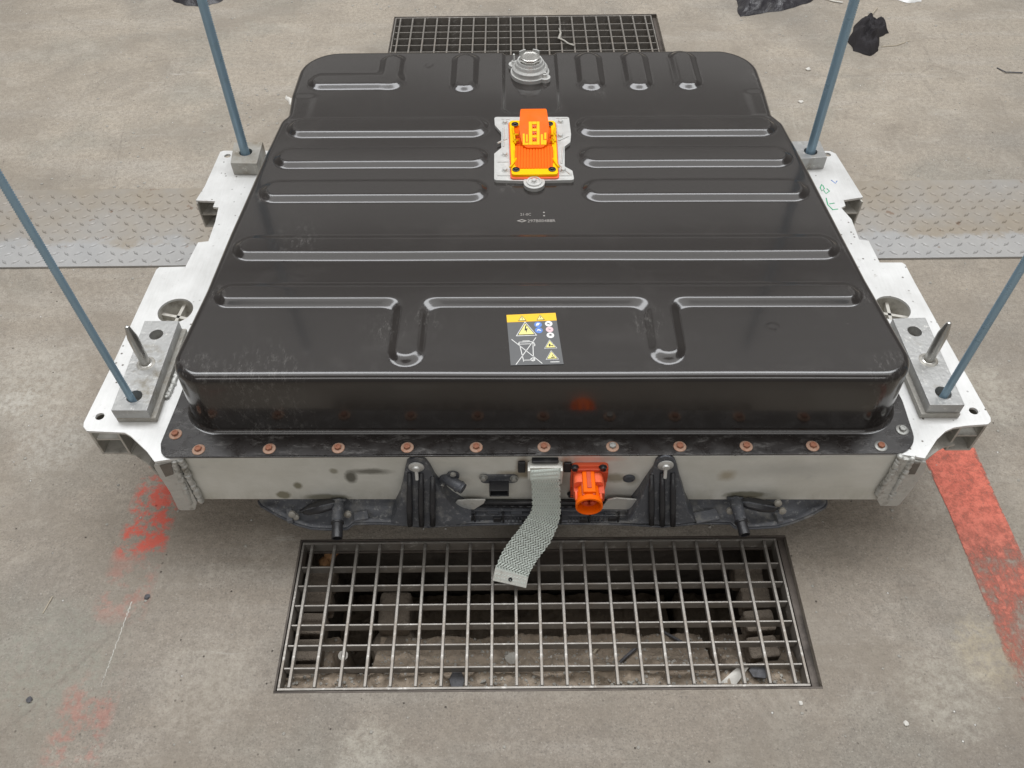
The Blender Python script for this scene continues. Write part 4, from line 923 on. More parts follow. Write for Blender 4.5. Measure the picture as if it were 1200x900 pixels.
# ---------------- black under tray
fe = [(-0.5326, 0.9319, 0.1000), (-0.5249, 0.9194, 0.1000), (-0.4874, 0.8966, 0.1000), (-0.4455, 0.8752, 0.1000), (-0.4128, 0.8649, 0.1000), (-0.3763, 0.8626, 0.1000), (-0.3402, 0.8632, 0.1000), (-0.3295, 0.8749, 0.1000), (-0.2828, 0.8754, 0.1000), (-0.2533, 0.8741, 0.1000), (-0.1802, 0.8674, 0.1000), (-0.0768, 0.8712, 0.1000), (0.0268, 0.8720, 0.1000), (0.1476, 0.8707, 0.1000), (0.2249, 0.8679, 0.1000), (0.2949, 0.8622, 0.1000), (0.3715, 0.8693, 0.1000), (0.4333, 0.8677, 0.1000), (0.4416, 0.8567, 0.1000), (0.4810, 0.8563, 0.1000), (0.5260, 0.8588, 0.1000), (0.5610, 0.8692, 0.1000), (0.5952, 0.8828, 0.1000), (0.6312, 0.9026, 0.1000), (0.6395, 0.9147, 0.1000), (0.6380, 0.9230, 0.1000)]
def resamp(P, n):
    P = [Vector(p) for p in P]; L = [0]
    for i in range(1,len(P)): L.append(L[-1]+(P[i]-P[i-1]).length)
    out = []
    for k in range(n):
        s = L[-1]*k/(n-1); i = max(j for j in range(len(L)) if L[j] <= s+1e-9); i = min(i,len(P)-2); t = (s-L[i])/max(1e-9,L[i+1]-L[i]); out.append(P[i].lerp(P[i+1],t))
    return out
F0 = resamp(fe, 220); mb = MB(); Vv = []; 
rowsT = [(0,.094),(0,.0995),(.004,.1035),(.010,.1010),(.020,.0985),(.032,.103),(.05,.112),(.10,.122)]
for k,p in enumerate(F0):
    xc = .05
    for (dd,z) in rowsT:
        xx = p.x+(xc-p.x)*dd*.35; yy = p.y+dd
        rel = .006*noise.fractal(Vector((p.x*22, yy*40, 5)),1,2,4) if dd > .003 else 0
        if dd > .015: rel += .007*max(0,math.sin(p.x*31))
        Vv.append((xx,yy,z+rel))
m_ = len(rowsT)
mb.add(Vv, [(k*m_+i,(k+1)*m_+i,(k+1)*m_+i+1,k*m_+i+1) for k in range(len(F0)-1) for i in range(m_-1)])
us = mb.build('under_tray', M['shield'], PR, smooth=True, fixn=True)
mb = MB(); mb.tube([Vector((p.x,p.y-.0012,.0985)) for p in F0], .0030, 6); mb.build('tray_edge', M['plastic'], us, smooth=True)
md = us.modifiers.new('solid','SOLIDIFY'); md.thickness = .003; md.offset = -1
for c,dm in (((-0.3139, 0.8857, 0.1311),(.03,.02,.006)),((0.3845, 0.8775, 0.1321),(.05,.025,.006)),((-0.4579, 0.8874, 0.1244),(.012,.03,.012)),((0.5283, 0.8758, 0.1128),(.012,.03,.012))): mb = MB(); mb.box((c[0],c[1],.110), dm, rz=.2); mb.build('tray_rib', M['shield'], us, bevel=.002)
# brown seal strip hanging below the tray
# corrugated cable conduit and foil tabs seen between the brackets
P = resamp([(-0.1198, 0.8894, 0.1151), (-0.0075, 0.8841, 0.1153), (0.0959, 0.8829, 0.1122), (0.2371, 0.8852, 0.1156)], 260)
mb = MB(); a_, b_ = P[0], P[-1]
def rail_(za, zb_, d0, d1): mb.hexa([(a_.x,a_.y-d1,a_.z+za),(b_.x,b_.y-d1,b_.z+za),(b_.x,b_.y-d0,b_.z+za),(a_.x,a_.y-d0,a_.z+za),(a_.x,a_.y-d1,a_.z+zb_),(b_.x,b_.y-d1,b_.z+zb_),(b_.x,b_.y-d0,b_.z+zb_),(a_.x,a_.y-d0,a_.z+zb_)])
rail_(-.012,.006,0,.012); rail_(.007,.016,-.006,.006)
cd = mb.build('cable_tray', M['plastic'], PR, bevel=.0015)
mb = MB(); rs = random.Random(9)
for k in range(46):
    q = P[8+int(k*5.2)]
    if (k//6)%3 != 1: mb.box((q.x,q.y-.0125,q.z-.003),(.0022,.0022,.016))
for k in range(7): q = P[20+k*34]; mb.box((q.x,q.y-.004,q.z+.011),(.022,.010,.004))
tag(mb.build('tray_slat', M['plastic'], cd), kind='stuff')
mb = MB()
for k,px in enumerate((0,1,2,3,4,5)):
    q = P[18+k*42]; mb.box((q.x,q.y-.010,q.z-.003), (.016,.010,.014)); mb.box((q.x+.012,q.y-.004,q.z), (.004,.022,.026))
tag(mb.build('conduit_clip', M['plasticd'], cd, bevel=.001), kind='stuff')
mb = MB(); P2 = []
for k in range(40): q = P[10+k*6]; P2.append((q.x, q.y+.004, q.z+.016+.006*(k%2)))
mb.tube(P2, .0018, 5); mb.build('conduit_tie', M['plasticd'], cd)
mb = MB(); mb.tube([Vector((-0.1699, 0.8980, 0.1409)), Vector((0.0611, 0.8933, 0.1412)), Vector((0.2659, 0.8929, 0.1414))], .006, 8); mb.tube([Vector((-0.1706, 0.8960, 0.1313)), Vector((0.0612, 0.8893, 0.1316)), Vector((0.2678, 0.8928, 0.1254))], .004, 8); mb.build('cable', M['plasticd'], PR, smooth=True)
for P3,nm in (([(-0.1220, 0.8794, 0.1570),(-0.1093, 0.8793, 0.1411),(-0.0821, 0.8790, 0.1412),(-0.0627, 0.8787, 0.1634),(-0.0590, 0.8807, 0.1727),(-0.0942, 0.8811, 0.1727),(-0.1145, 0.8814, 0.1695)],1),([(0.1691, 0.8760, 0.1415),(0.2267, 0.8753, 0.1416),(0.2497, 0.8751, 0.1480),(0.2404, 0.8772, 0.1730),(0.1965, 0.8777, 0.1792),(0.1803, 0.8779, 0.1730)],2)):
    mb = MB(); P = [Vector(p) for p in P3]; n = len(P); Bk = [p+Vector((0,.003,0)) for p in P]; tr = tessellate_polygon([[Vector((p.x,p.z,0)) for p in P]])
    mb.add(P+Bk, [tuple(t) for t in tr]+[tuple(i+n for i in t)[::-1] for t in tr]+[(i,(i+1)%n,(i+1)%n+n,i+n) for i in range(n)])
    mb.build('foil_tab', M['silver'], PR, fixn=True, bevel=.0006)

# ---------------- coolant pipe stubs
def stub(path, rad, body, side, nm):
    o = bpy.data.objects.new('coolant_stub', None); link(o, PR, path[0]); o['label'] = nm
    P = [Vector(p) for p in path]
    mb = MB(); mb.tube([P[0],P[0].lerp(P[1],.5),P[1],P[2]], [.0105,.0125,.0120,.0115], 16); mb.build('elbow', M['plastic'], o, smooth='auto')
    d = (P[3]-P[2]).normalized(); L = (P[3]-P[2]).length
    mb = MB(); mb.lathe([(.0105,0),(.0128,.001),(.0128,.005),(.0108,.006),(.0104,L*.5),(.0112,L*.7),(.0108,L),(.0082,L),(.0078,L-.014),(0,L-.014)], c=P[2], axis=d, n=22); mb.build('spigot', M['plasticd'], o, smooth='auto')
    mb = MB(); B = [Vector(b) for b in body]; mb.tube(B, [.004,.0125,.015,.013,.004], 14, flat=.6); mb.build('elbow_arm', M['plasticd'], o, smooth=True)
    mb = MB(); mb.tube([b+Vector((0,-.004,.007 if 0<i<4 else .002)) for i,b in enumerate(B)], .0022, 6); mb.tube([b+Vector((0,-.010,-.006 if 0<i<4 else .0)) for i,b in enumerate(B)], .0016, 6); mb.build('arm_rim', M['plastic'], o, smooth=True)
    for s in side: mb = MB(); mb.lathe([(.0055,0),(.0075,.002),(.0075,.007),(.004,.009)], c=Vector(s), axis=(0,-.8,.3), n=12); mb.build('clip_pin', M['steelblk2'], o, smooth='auto')
    mb = MB(); q = P[0]; mb.lathe([(.0165,0),(.017,.004),(.0145,.007)], c=q+Vector((0,.006,.002)), axis=(0,-.7,-.5), n=20); mb.build('collar', M['plastic'], o, smooth='auto')
stub([(-0.3545, 0.8982, 0.1439),(-0.3523, 0.8762, 0.1506),(-0.3526, 0.8562, 0.1385),(-0.3498, 0.8211, 0.1329)],0,[(-0.4341, 0.8891, 0.1245),(-0.4137, 0.8849, 0.1375),(-0.3871, 0.8826, 0.1504),(-0.3667, 0.8863, 0.1535),(-0.3539, 0.8922, 0.1534)],[(-0.3370, 0.8840, 0.1246),(-0.4500, 0.8873, 0.1212),(-0.4451, 0.8873, 0.1114)],'left black coolant pipe stub below the front beam')
stub([(0.4373, 0.8888, 0.1511),(0.4348, 0.8669, 0.1611),(0.4414, 0.8468, 0.1430),(0.4450, 0.8167, 0.1390)],0,[(0.5219, 0.8778, 0.1418),(0.5061, 0.8740, 0.1483),(0.4801, 0.8723, 0.1578),(0.4568, 0.8766, 0.1607),(0.4384, 0.8828, 0.1574)],[(0.4254, 0.8750, 0.1386),(0.5286, 0.8738, 0.1387),(0.5170, 0.8799, 0.1576)],'right black coolant pipe stub below the front beam')

# ---------------- small connectors on the beam
o = bpy.data.objects.new('round_connector', None); link(o, PR, (-0.1274, 0.9035, 0.2177)); o['label'] = 'small black round connector beside the left bracket'
mb = MB(); mb.lathe([(.016,0),(.016,.005),(.013,.007)], c=(-0.1325, 0.9026, 0.2162), axis=(0,-1,0), n=22); mb.lathe([(.012,0),(.012,.005),(.009,.006)], c=(-0.1198, 0.9014, 0.2324), axis=(0,-1,0), n=18); mb.build('mount', M['plastic'], o, smooth='auto')
mb = MB(); mb.tube([(-0.1317, 0.8976, 0.2237),(-0.1179, 0.8854, 0.2271),(-0.0996, 0.8732, 0.2247)], [.0110,.0115,.0105], 14); mb.tube([(-0.1094, 0.8793, 0.2273),(-0.1063, 0.8773, 0.2245)],.0128,14); mb.build('barrel', M['plastic'], o, smooth='auto')
mb = MB(); mb.lathe([(.0055,0),(.0055,.005),(.003,.006)], c=(-0.1187, 0.8944, 0.2457), axis=(0,-1,0), hexn=6); mb.lathe([(.0045,0),(.0045,.005),(.003,.006)], c=(-0.1429, 0.8977, 0.2058), axis=(0,-1,0), hexn=6); mb.build('connector_bolt', M['zincbolt'], o)
o = bpy.data.objects.new('signal_connector', None); link(o, PR, (-0.0315, 0.9024, 0.2118)); o['label'] = 'flat black signal connector left of the braid clamp'
q = Vector((-0.0314, 0.9024, 0.2177)); mb = MB(); Mx = Matrix(((1,0,0,q.x),(0,0,-1,q.y),(0,1,0,q.z),(0,0,0,1)))
mb.prism(arc_poly([(-.036,-.013),(.036,-.013),(.036,.013),(-.036,.013)],.010,5), -.001, .004, M=Mx); mb.build('connector_flange', M['plastic'], o, bevel=.001, fixn=True)
q2 = Vector((-0.0317, 0.9004, 0.2029)); mb = MB(); mb.prism([(-.019,-.012),(.019,-.012),(.019,.010),(-.019,.010)][::1], -.002, .024, holes=[[(-.016,-.009),(.016,-.009),(.016,.007),(-.016,.007)]], M=Matrix(((1,0,0,q2.x),(0,0,-1,q2.y),(0,1,0,q2.z),(0,0,0,1)))); mb.build('socket', M['plasticd'], o, bevel=.0012, fixn=True)
for p in ((-0.0616, 0.8987, 0.2266),(-0.0024, 0.8980, 0.2237)): mb = MB(); mb.lathe([(.0085,0),(.0085,.002),(.0055,.002),(.0055,.007),(.003,.008)], c=p, axis=(0,-1,0), n=12); mb.build('connector_bolt', M['zincbolt'], o, smooth='auto')
mb = MB(); mb.lathe([(.0118,0),(.0118,.003),(.009,.005),(.0085,.003),(.003,.003)], c=(0.2198, 0.8994, 0.2179), axis=(0,-1,0), n=18); o = mb.build('plug_bolt', M['plastic'], PR, smooth='auto')

# ---------------- orange high voltage socket
o = bpy.data.objects.new('high_voltage_socket', None); link(o, PR, (0.1389, 0.9004, 0.2178)); o['label'] = 'orange high voltage socket pointing forward from the front beam'
q = Vector((0.1416, 0.9003, 0.2149)); MxS = Matrix(((1,0,0,q.x),(0,0,-1,q.y),(0,1,0,q.z),(0,0,0,1)))
mb = MB(); mb.prism(arc_poly([(-.034,-.052),(.029,-.060),(.034,-.02),(.035,.056),(-.035,.056),(-.036,0)],.009,4), 0, .009, M=MxS)
mb.build('socket_flange', M['orangered'], o, bevel=.0018, fixn=True)
mb = MB()
for c,dm in (((-.026,.030),(.014,.03)),((.027,.028),(.014,.034)),((-.028,-.03),(.012,.03)),((.026,-.032),(.012,.036)),((0,.049),(.05,.008))):
    mb.prism([(c[0]-dm[0]/2,c[1]-dm[1]/2),(c[0]+dm[0]/2,c[1]-dm[1]/2),(c[0]+dm[0]/2,c[1]+dm[1]/2),(c[0]-dm[0]/2,c[1]+dm[1]/2)], .0085, .016, M=MxS)
tag(mb.build('flange_rib', M['orangedk'], o, bevel=.001, fixn=True), kind='stuff')
mb = MB(); A = Vector((0.1374, 0.8904, 0.2328)); Bq = Vector((0.1367, 0.8224, 0.2381)); d = (Bq-A).normalized(); L = (Bq-A).length
mb.lathe([(.0235,0),(.0240,.006),(.0225,.010),(.0222,L-.014),(.0250,L-.012),(.0255,L),(.0225,L+.001),(.0205,L-.004),(.0200,L-.040),(0,L-.040)], c=A, axis=d, n=36)
mb.build('socket_barrel', M['orange'], o, smooth='auto')
side = d.cross(Vector((0,0,1))).normalized(); upv = side.cross(d).normalized()
Mh = Matrix(((side.x,upv.x,d.x,A.x),(side.y,upv.y,d.y,A.y),(side.z,upv.z,d.z,A.z),(0,0,0,1)))
mb = MB(); mb.prism(arc_poly([(-.0275,-.026),(.0275,-.026),(.0275,.026),(-.0275,.026)], .008, 4), -.004, .030, M=Mh); mb.build('housing', M['orangered'], o, bevel=.002, fixn=True)
mb = MB(); mb.prism(arc_poly([(-.012,.020),(.012,.020),(.012,.0305),(-.012,.0305)], .003, 2), .0, .056, M=Mh); mb.build('latch_bridge', M['orange'], o, bevel=.0015, fixn=True)
mb = MB(); mb.prism([(-.004,.0300),(.004,.0300),(.004,.0325),(-.004,.0325)], .010, .048, M=Mh); mb.build('latch_key', M['orangedk'], o, bevel=.0006, fixn=True)
mb = MB()
for ang in (.3,1.1,1.9,2.7,3.6,5.7):
    r_ = side*math.cos(ang)+upv*math.sin(ang); mb.tube([A+r_*.0245+d*.004, A+r_*.0245+d*(L-.01)], .0030, 6)
tag(mb.build('barrel_rib', M['orangered'], o, smooth=True), kind='stuff')
mb = MB(); cA = A-side*.024
mb.hexa([tuple(A+side*a+upv*b+d*c) for (a,b,c) in ((-.030,-.012,.0),(-.018,-.012,.0),(-.018,-.012,L*.7),(-.030,-.012,L*.7),(-.030,.014,.0),(-.018,.014,.0),(-.018,.014,L*.7),(-.030,.014,L*.7))])
mb.build('latch', M['orangedk'], o, bevel=.002, fixn=True); mb = MB()
mb.hexa([tuple(A+side*a+upv*b+d*c) for (a,b,c) in ((.018,-.012,.0),(.028,-.012,.0),(.028,-.012,L*.6),(.018,-.012,L*.6),(.018,.010,.0),(.028,.010,.0),(.028,.010,L*.6),(.018,.010,L*.6))])
mb.build('latch', M['orangedk'], o, bevel=.002, fixn=True)
mb = MB(); C2 = Bq-d*.030; mb.lathe([(.015,0),(.015,.018),(.012,.018),(.012,.0)], c=C2, axis=d, n=24); mb.lathe([(.005,0),(.005,.022),(.002,.024)], c=C2+side*.006, axis=d, n=12); mb.lathe([(.005,0),(.005,.022),(.002,.024)], c=C2-side*.007, axis=d, n=12)
mb.build('contact_insert', M['orangedk'], o, smooth='auto')
for p in ((0.1119, 0.8907, 0.2701),(0.1648, 0.8901, 0.2701),(0.1089, 0.8917, 0.1772)):
    mb = MB(); mb.lathe([(.0078,0),(.0078,.002),(.0058,.0022),(.0058,.0075),(.0035,.0075),(.0035,.005)], c=p, axis=(0,-1,0), n=12); mb.build('socket_screw', M['plasticd'], o, smooth='auto')

# ---------------- ground strap
SB = bpy.data.objects.new('ground_strap', None); link(SB, PR, (0.0552, 0.9013, 0.2697)); SB['label'] = 'flat grey-green braided ground strap hanging over the grate'
q = Vector((0.0562, 0.9013, 0.2584)); 
mb = MB(); mb.box((q.x,q.y-.008,q.z+.010),(.060,.018,.016)); mb.box((q.x+.0305,q.y-.012,q.z-.006),(.005,.022,.044)); mb.box((q.x-.0305,q.y-.012,q.z+.002),(.005,.022,.030)); mb.build('clamp', M['ferrule'], SB, bevel=.0015)
mb = MB(); mb.box((q.x,q.y-.004,q.z+.0245),(.050,.012,.008)); mb.box((q.x-.044,q.y-.003,q.z+.002),(.014,.006,.034)); mb.box((q.x+.043,q.y-.003,q.z+.0),(.014,.006,.030)); mb.build('clamp_backing', M['plasticd'], SB, bevel=.002)
way = [(0.0547, 0.8864, 0.2717),(0.0565, 0.8793, 0.2507),(0.0591, 0.8733, 0.2007),(0.0583, 0.8633, 0.1482),(0.0397, 0.8415, 0.1101),(0.0105, 0.8169, 0.0760),(-0.0069, 0.7941, 0.0515),(-0.0141, 0.7742, 0.0282)]
wid = [0,0,0,0,.0,-.05,-.12,-.16]     # yaw of the strap across its width
def cr(P, n):
    P = [Vector(p) for p in P]; out = []
    Q = [P[0]*2-P[1]]+P+[P[-1]*2-P[-2]]
    for i in range(1,len(Q)-2):
        for k in range(n):
            t = k/n; a,b,c,d = Q[i-1:i+3]
            out.append(.5*((2*b)+(c-a)*t+(2*a-5*b+4*c-d)*t*t+(3*b-a-3*c+d)*t**3))
    out.append(P[-1]); return out
SP = resamp(cr(way, 20), 400)
def fr_(i):
    p = SP[i]; t = (SP[min(i+2,399)]-SP[max(i-2,0)]).normalized(); s = i/399
    ya = -.10*max(0,(s-.35)/.65) + (-.10 if False else 0)
    w = Vector((math.cos(ya), math.sin(ya)*1.0, -.05*s)); w = (w-t*w.dot(t)).normalized(); nrm = w.cross(t).normalized()
    if nrm.y > 0 and nrm.z < 0: nrm = -nrm
    return p, t, w, nrm
WB = .0262
def wf(i): return float(np.interp(i/399,[0,.35,.6,.85,1],[1,1.04,1.30,1.30,1.22]))
mb = MB(); Vv = []
for i in range(0,400,4):
    p,t,w,nn_ = fr_(i); k = WB*wf(i)
    for a,b in ((-k*.97,-.0012),(k*.97,-.0012),(k*.97,.0012),(-k*.97,.0012)): Vv.append(tuple(p+w*a+nn_*b))
n_ = len(Vv)//4
mb.add(Vv, [(i*4+j,i*4+(j+1)%4,i*4+4+(j+1)%4,i*4+4+j) for i in range(n_-1) for j in range(4)]); mb.build('braid_gap_shade', M['gratefr'], SB)  # dark strip paints the shade in the gaps between strands
mb = MB(); NS = 22; per = 240.0
for s in range(NS):
    path = []
    for i in range(0,400,4):
        p,t,w,nn_ = fr_(i); ph = (i/per + s/NS) % 1.0; tri_ = 4*abs(ph-.5)-1      # -1..1
        up = 1 if ph < .5 else -1
        wv = math.sin((i/per*NS)*PI+up*PI/2*0)
        path.append(p+w*(WB*wf(i)*tri_)+nn_*(.0024+.0017*up*wv))
    for off in (-.0009,0.0009):
        mb.tube([v+Vector((off,0,off*.3)) for v in path], .00088, 5, cap=False)
tag(mb.build('braid_wire', M['braid'], SB, smooth=True), kind='stuff')
p,t,w,nn_ = fr_(10); mb = MB(); 
def slab(i0,i1,hw,th,mat,name):
    mb = MB(); Vv = []
    for i in np.linspace(i0,i1,6).astype(int):
        p,t,w,nn_ = fr_(i)
        for a,b in ((-hw,-th),(hw,-th),(hw,th),(-hw,th)): Vv.append(tuple(p+w*a+nn_*b))
    mb.add(Vv, [(i*4+j,i*4+(j+1)%4,i*4+4+(j+1)%4,i*4+4+j) for i in range(5) for j in range(4)]+[(0,1,2,3),(23,22,21,20)]); return mb.build(name, mat, SB, bevel=.0008, fixn=True)
slab(0,34,.0285,.0035,M['braid'],'upper_crimp')
sl = slab(364,399,.0345,.0042,M['ferrule'],'end_crimp')
p,t,w,nn_ = fr_(384); mb = MB(); mb.lathe([(.0042,0),(.0042,.0012),(.0026,.0012),(.0024,.0002)], c=p+nn_*.0042, axis=nn_, n=14); mb.build('end_hole', M['plasticd'], sl)

# ================================================================== lifting blocks and threaded rods
def block(name, label, top, zt, h, ledge, holes, grp, mat='steelblk'):
    T_ = [Vector(p[:2]) for p in top]; c = sum(T_, Vector((0,0)))/4
    r = empty(name, (c.x,c.y,ZT), label, 'steel block', grp)
    mb = MB(); mb.prism(T_[::-1] if sum(T_[i].x*T_[(i+1)%4].y-T_[(i+1)%4].x*T_[i].y for i in range(4)) < 0 else T_, ZT+.012 if ledge else ZT+.0005, zt, holes=[circ(hc,hr_,20) for hc,hr_ in holes])
    mb.build('upper_block', M[mat], r, bevel=.0012, fixn=True)
    if ledge:
        L_ = [p+Vector(e) for p,e in zip(T_, ledge)]
        mb = MB(); mb.prism(L_, ZT+.0005, ZT+.0122); mb.build('foot_plate', M['steelblk2'], r, bevel=.0012, fixn=True)
    return r
A1 = block('mounting_block','long steel block with a pin on the left side near the camera', [(-0.7711, 1.2264, 0.3320),(-0.6995, 1.2254, 0.3320),(-0.6999, 0.9869, 0.3320),(-0.7684, 0.9878, 0.3320)], .332, .035, [(0,0),(.009,0),(.009,-.001),(.001,-.001)], [((-0.7336, 1.0220, 0.3320),.0150),((-0.7361, 1.1866, 0.3320),.0140)], 'steel mounting blocks on the frame')
A2 = block('mounting_block','long steel block with a pin on the right side near the camera', [(0.7846, 1.2118, 0.3320),(0.8531, 1.2133, 0.3320),(0.8521, 0.9805, 0.3320),(0.7863, 0.9813, 0.3320)], .332, .035, [(-.009,0),(0,0),(0,-.004),(-.009,-.004)], [((0.8216, 1.0117, 0.3320),.0150),((0.8187, 1.1746, 0.3320),.0140)], 'steel mounting blocks on the frame')
A3 = block('mounting_block','small square block at the far left arm under its rod', [(-0.7203, 1.8717, 0.3320),(-0.6456, 1.8741, 0.3320),(-0.6428, 1.7790, 0.3320),(-0.7101, 1.7820, 0.3320)], .332, .035, None, [((-0.6809, 1.8293, 0.3320),.0165)], 'steel mounting blocks on the frame','steelblk2')
A4 = block('mounting_block','small square block at the far right arm under its rod', [(0.7119, 1.8507, 0.3320),(0.7908, 1.8511, 0.3320),(0.7917, 1.7802, 0.3320),(0.7165, 1.7743, 0.3320)], .332, .035, None, [((0.7562, 1.8066, 0.3320),.0165)], 'steel mounting blocks on the frame','steelblk')
for r,b in ((A1, (-0.7349, 1.1068, 0.3320)),(A2, (0.8204, 1.0951, 0.3320))):
    mb = MB(); x,y = b[0],b[1]
    mb.lathe([(.0125,-.030),(.0125,.001),(.0100,.002),(.0100,.074),(.0094,.078),(.0050,.103),(.0035,.106),(.001,.107)], c=(x,y,.332), n=20); mb.build('pin', M['pin'], r, smooth='auto')
    mb = MB(); mb.lathe([(.0185,0),(.0165,.0012),(.0130,.0016),(.0125,.0)], c=(x,y,.3321), n=20); mb.build('pin_collar', M['steelblk2'], r, smooth='auto')
for r,q in ((A1, (-0.7483, 0.9875, 0.2975)),(A2, (0.8322, 0.9721, 0.2975))):
    mb = MB(); rs = random.Random(5); P = [Vector((q[0]+(i-6)*.006*(1 if r is A2 else -1)*.6, q[1]+.012+i*.0006, ZT+.002)) for i in range(12)]; mb.tube(P, [.003+.0022*rs.random() for _ in P], 8); mb.build('weld_bead', M['weld'], r, smooth=True)
def rod(base, top, r, label):
    b = Vector(base); t = Vector(top); d = (t-b).normalized(); L = (t-b).length
    o = empty('threaded_rod', b, label, 'threaded rod', 'threaded rods')
    n = 12; step = .0022 if r < .010 else .0026; N_ = int(L/step); V = []; F = []
    q = d.to_track_quat('Z','X').to_matrix()
    cs = [(math.cos(2*PI*k/n), math.sin(2*PI*k/n)) for k in range(n)]
    for i in range(N_):
        for k in range(n):
            ph = (i*.5+k/n)%1.0; rr = r*(1.05 if ph < .5 else .80); V.append(tuple(b+q@Vector((cs[k][0]*rr, cs[k][1]*rr, i*step))))
    F = [(i*n+k,i*n+(k+1)%n,(i+1)*n+(k+1)%n,(i+1)*n+k) for i in range(N_-1) for k in range(n)]+[tuple(range(n))[::-1], tuple((N_-1)*n+k for k in range(n))]
    mb = MB(); mb.add(V,F); mb.build('thread', M['zinc'], o, smooth=True)
    return o
rod((-0.7376, 1.0171, 0.3020), (-0.7452, 1.0038, 1.2500), 0.0070, 'threaded rod standing in the left near block, cut by the left edge')
rod((0.8223, 1.0063, 0.3020), (0.8211, 1.0088, 1.2500), 0.0070, 'threaded rod standing in the right near block, cut by the right edge')
rod((-0.6829, 1.8292, 0.3020), (-0.6747, 1.8359, 1.3000), 0.0112, 'thick threaded rod standing in the far left block')
rod((0.7565, 1.8063, 0.3020), (0.7451, 1.8175, 1.3000), 0.0112, 'thick threaded rod standing in the far right block')
# ================================================================== things lying on the floor
def crumple(name, mat, pts, c, h, label, cat, seed, sub=5, amp=.3):
    # crumpled sheet: a low dome over a ragged outline, folded by noise, closed underneath
    P = [Vector(p[:2]) for p in pts]; cen = sum(P, Vector((0,0)))/len(P); n = len(P)*6; ring = []
    for i in range(n):
        s = i/n*len(P); j = int(s); ring.append(P[j].lerp(P[(j+1)%len(P)], s-j))
    V = []; F = []; K = 16
    for k in range(K+1):
        t = k/K
        for i in range(n):
            p = cen.lerp(ring[i], t); z = h*(1-t**2.5)
            nz = noise.fractal(Vector((p.x*22+seed,p.y*22,seed)),1,2.1,5); rid = abs(noise.noise(Vector((p.x*34+seed*3,p.y*26,2))))
            z = z*(.75+amp*nz)+h*.5*(.5-rid)*(1-t**4)
            off = noise.noise_vector(Vector((p.x*30,p.y*30,seed)))*.010*(1 if t > .1 else 0)
            V.append((p.x+off.x, p.y+off.y, max(.0015, z) if t < .999 else .001))
    for k in range(K):
        for i in range(n): a = k*n+i; b_ = k*n+(i+1)%n; F.append((a,a+n,b_+n,b_))
    mb = MB(); mb.add(V,F); o = mb.build(name, mat, smooth='auto'); me_ = o.data; me_.set_sharp_from_angle(angle=math.radians(50)); return tag(o, label, cat)
crumple('rubbish_bag', M['bag'], [(0.9041, 3.2922, 0.0000),(0.8929, 3.1929, 0.0000),(0.9700, 3.2121, 0.0000),(1.0843, 3.2448, 0.0000),(1.2001, 3.3069, 0.0000),(1.3676, 3.4918, 0.0000),(1.2582, 3.7066, 0.0000),(1.0323, 3.6788, 0.0000),(0.9181, 3.4875, 0.0000)], 0, .075, 'crumpled black plastic bag at the top right edge of the photo', 'bag', 3)
crumple('dark_rag', M['bag'], [(-1.3855, 3.3914, 0.0000),(-1.3218, 3.3454, 0.0000),(-1.2368, 3.3215, 0.0000),(-1.1845, 3.3643, 0.0000),(-1.1573, 3.4310, 0.0000),(-1.2852, 3.5585, 0.0000),(-1.3995, 3.5140, 0.0000)], 0, .04, 'crumpled dark rag at the top left edge behind the rod', 'rag', 8)
G = empty('work_glove', (1.3320, 3.0211, 0.0000), 'black cloth glove lying on the floor behind the far right rod', 'glove')
for pts,h,sd in (([(1.2629, 3.0032, 0.0000),(1.2662, 2.9205, 0.0000),(1.3122, 2.8823, 0.0000),(1.3602, 2.9184, 0.0000),(1.3721, 2.9814, 0.0000),(1.3453, 3.0338, 0.0000),(1.3175, 3.0741, 0.0000)],.075,5),([(1.2840, 3.0222, 0.0000),(1.3320, 3.0211, 0.0000),(1.3896, 3.0198, 0.0000),(1.4409, 3.0514, 0.0000),(1.4281, 3.0849, 0.0000),(1.3781, 3.0928, 0.0000),(1.3704, 3.1472, 0.0000),(1.3251, 3.1142, 0.0000)],.06,9)):
    o = crumple('glove_part', M['cloth'], pts, 0, h, None, None, sd, amp=.6); o.parent = G; o.matrix_parent_inverse = Matrix.Translation(-wl(G)); o.name = 'palm' if sd == 5 else 'cuff'
crumple('clear_wrapper', M['clear'], [(1.5520, 3.3204, 0.0000),(1.5836, 3.2904, 0.0000),(1.6422, 3.3035, 0.0000),(1.6591, 3.3772, 0.0000),(1.5860, 3.3865, 0.0000)], 0, .02, 'small clear plastic wrapper at the top right edge', 'wrapper', 12)
crumple('paper_scrap', M['paper'], [(-0.7889, 2.6634, 0.0000),(-0.7693, 2.6355, 0.0000),(-0.7457, 2.6186, 0.0000),(-0.7502, 2.5916, 0.0000),(-0.7668, 2.6027, 0.0000),(-0.7863, 2.6303, 0.0000)], 0, .008, 'small white torn paper scrap on the floor left of the cover', 'paper scrap', 15)
def stick(pts, r, name, mat, label, cat): mb = MB(); mb.tube([(p[0],p[1],r+z) for p,z in pts], r, 6); return tag(mb.build(name, mat, smooth='auto'), label, cat)
stick([((-0.9522, 0.7324, 0.0000),0),((-0.9450, 0.7683, 0.0000),.001)], .0011, 'straw', M['twig'], 'thin pale straw on the floor at lower left', 'straw')
stick([((1.3855, 3.1537, 0.0000),0),((1.4316, 3.2224, 0.0000),.006),((1.4498, 3.2504, 0.0000),.002)], .002, 'twig', M['twig'], 'bent pale twig beside the black glove', 'twig')
stick([((1.7456, 2.7885, 0.0000),0),((1.7624, 2.7529, 0.0000),.003),((1.8227, 2.7517, 0.0000),.001)], .002, 'twig', M['darkstone'], 'thin dark twig at the right edge of the floor', 'twig')
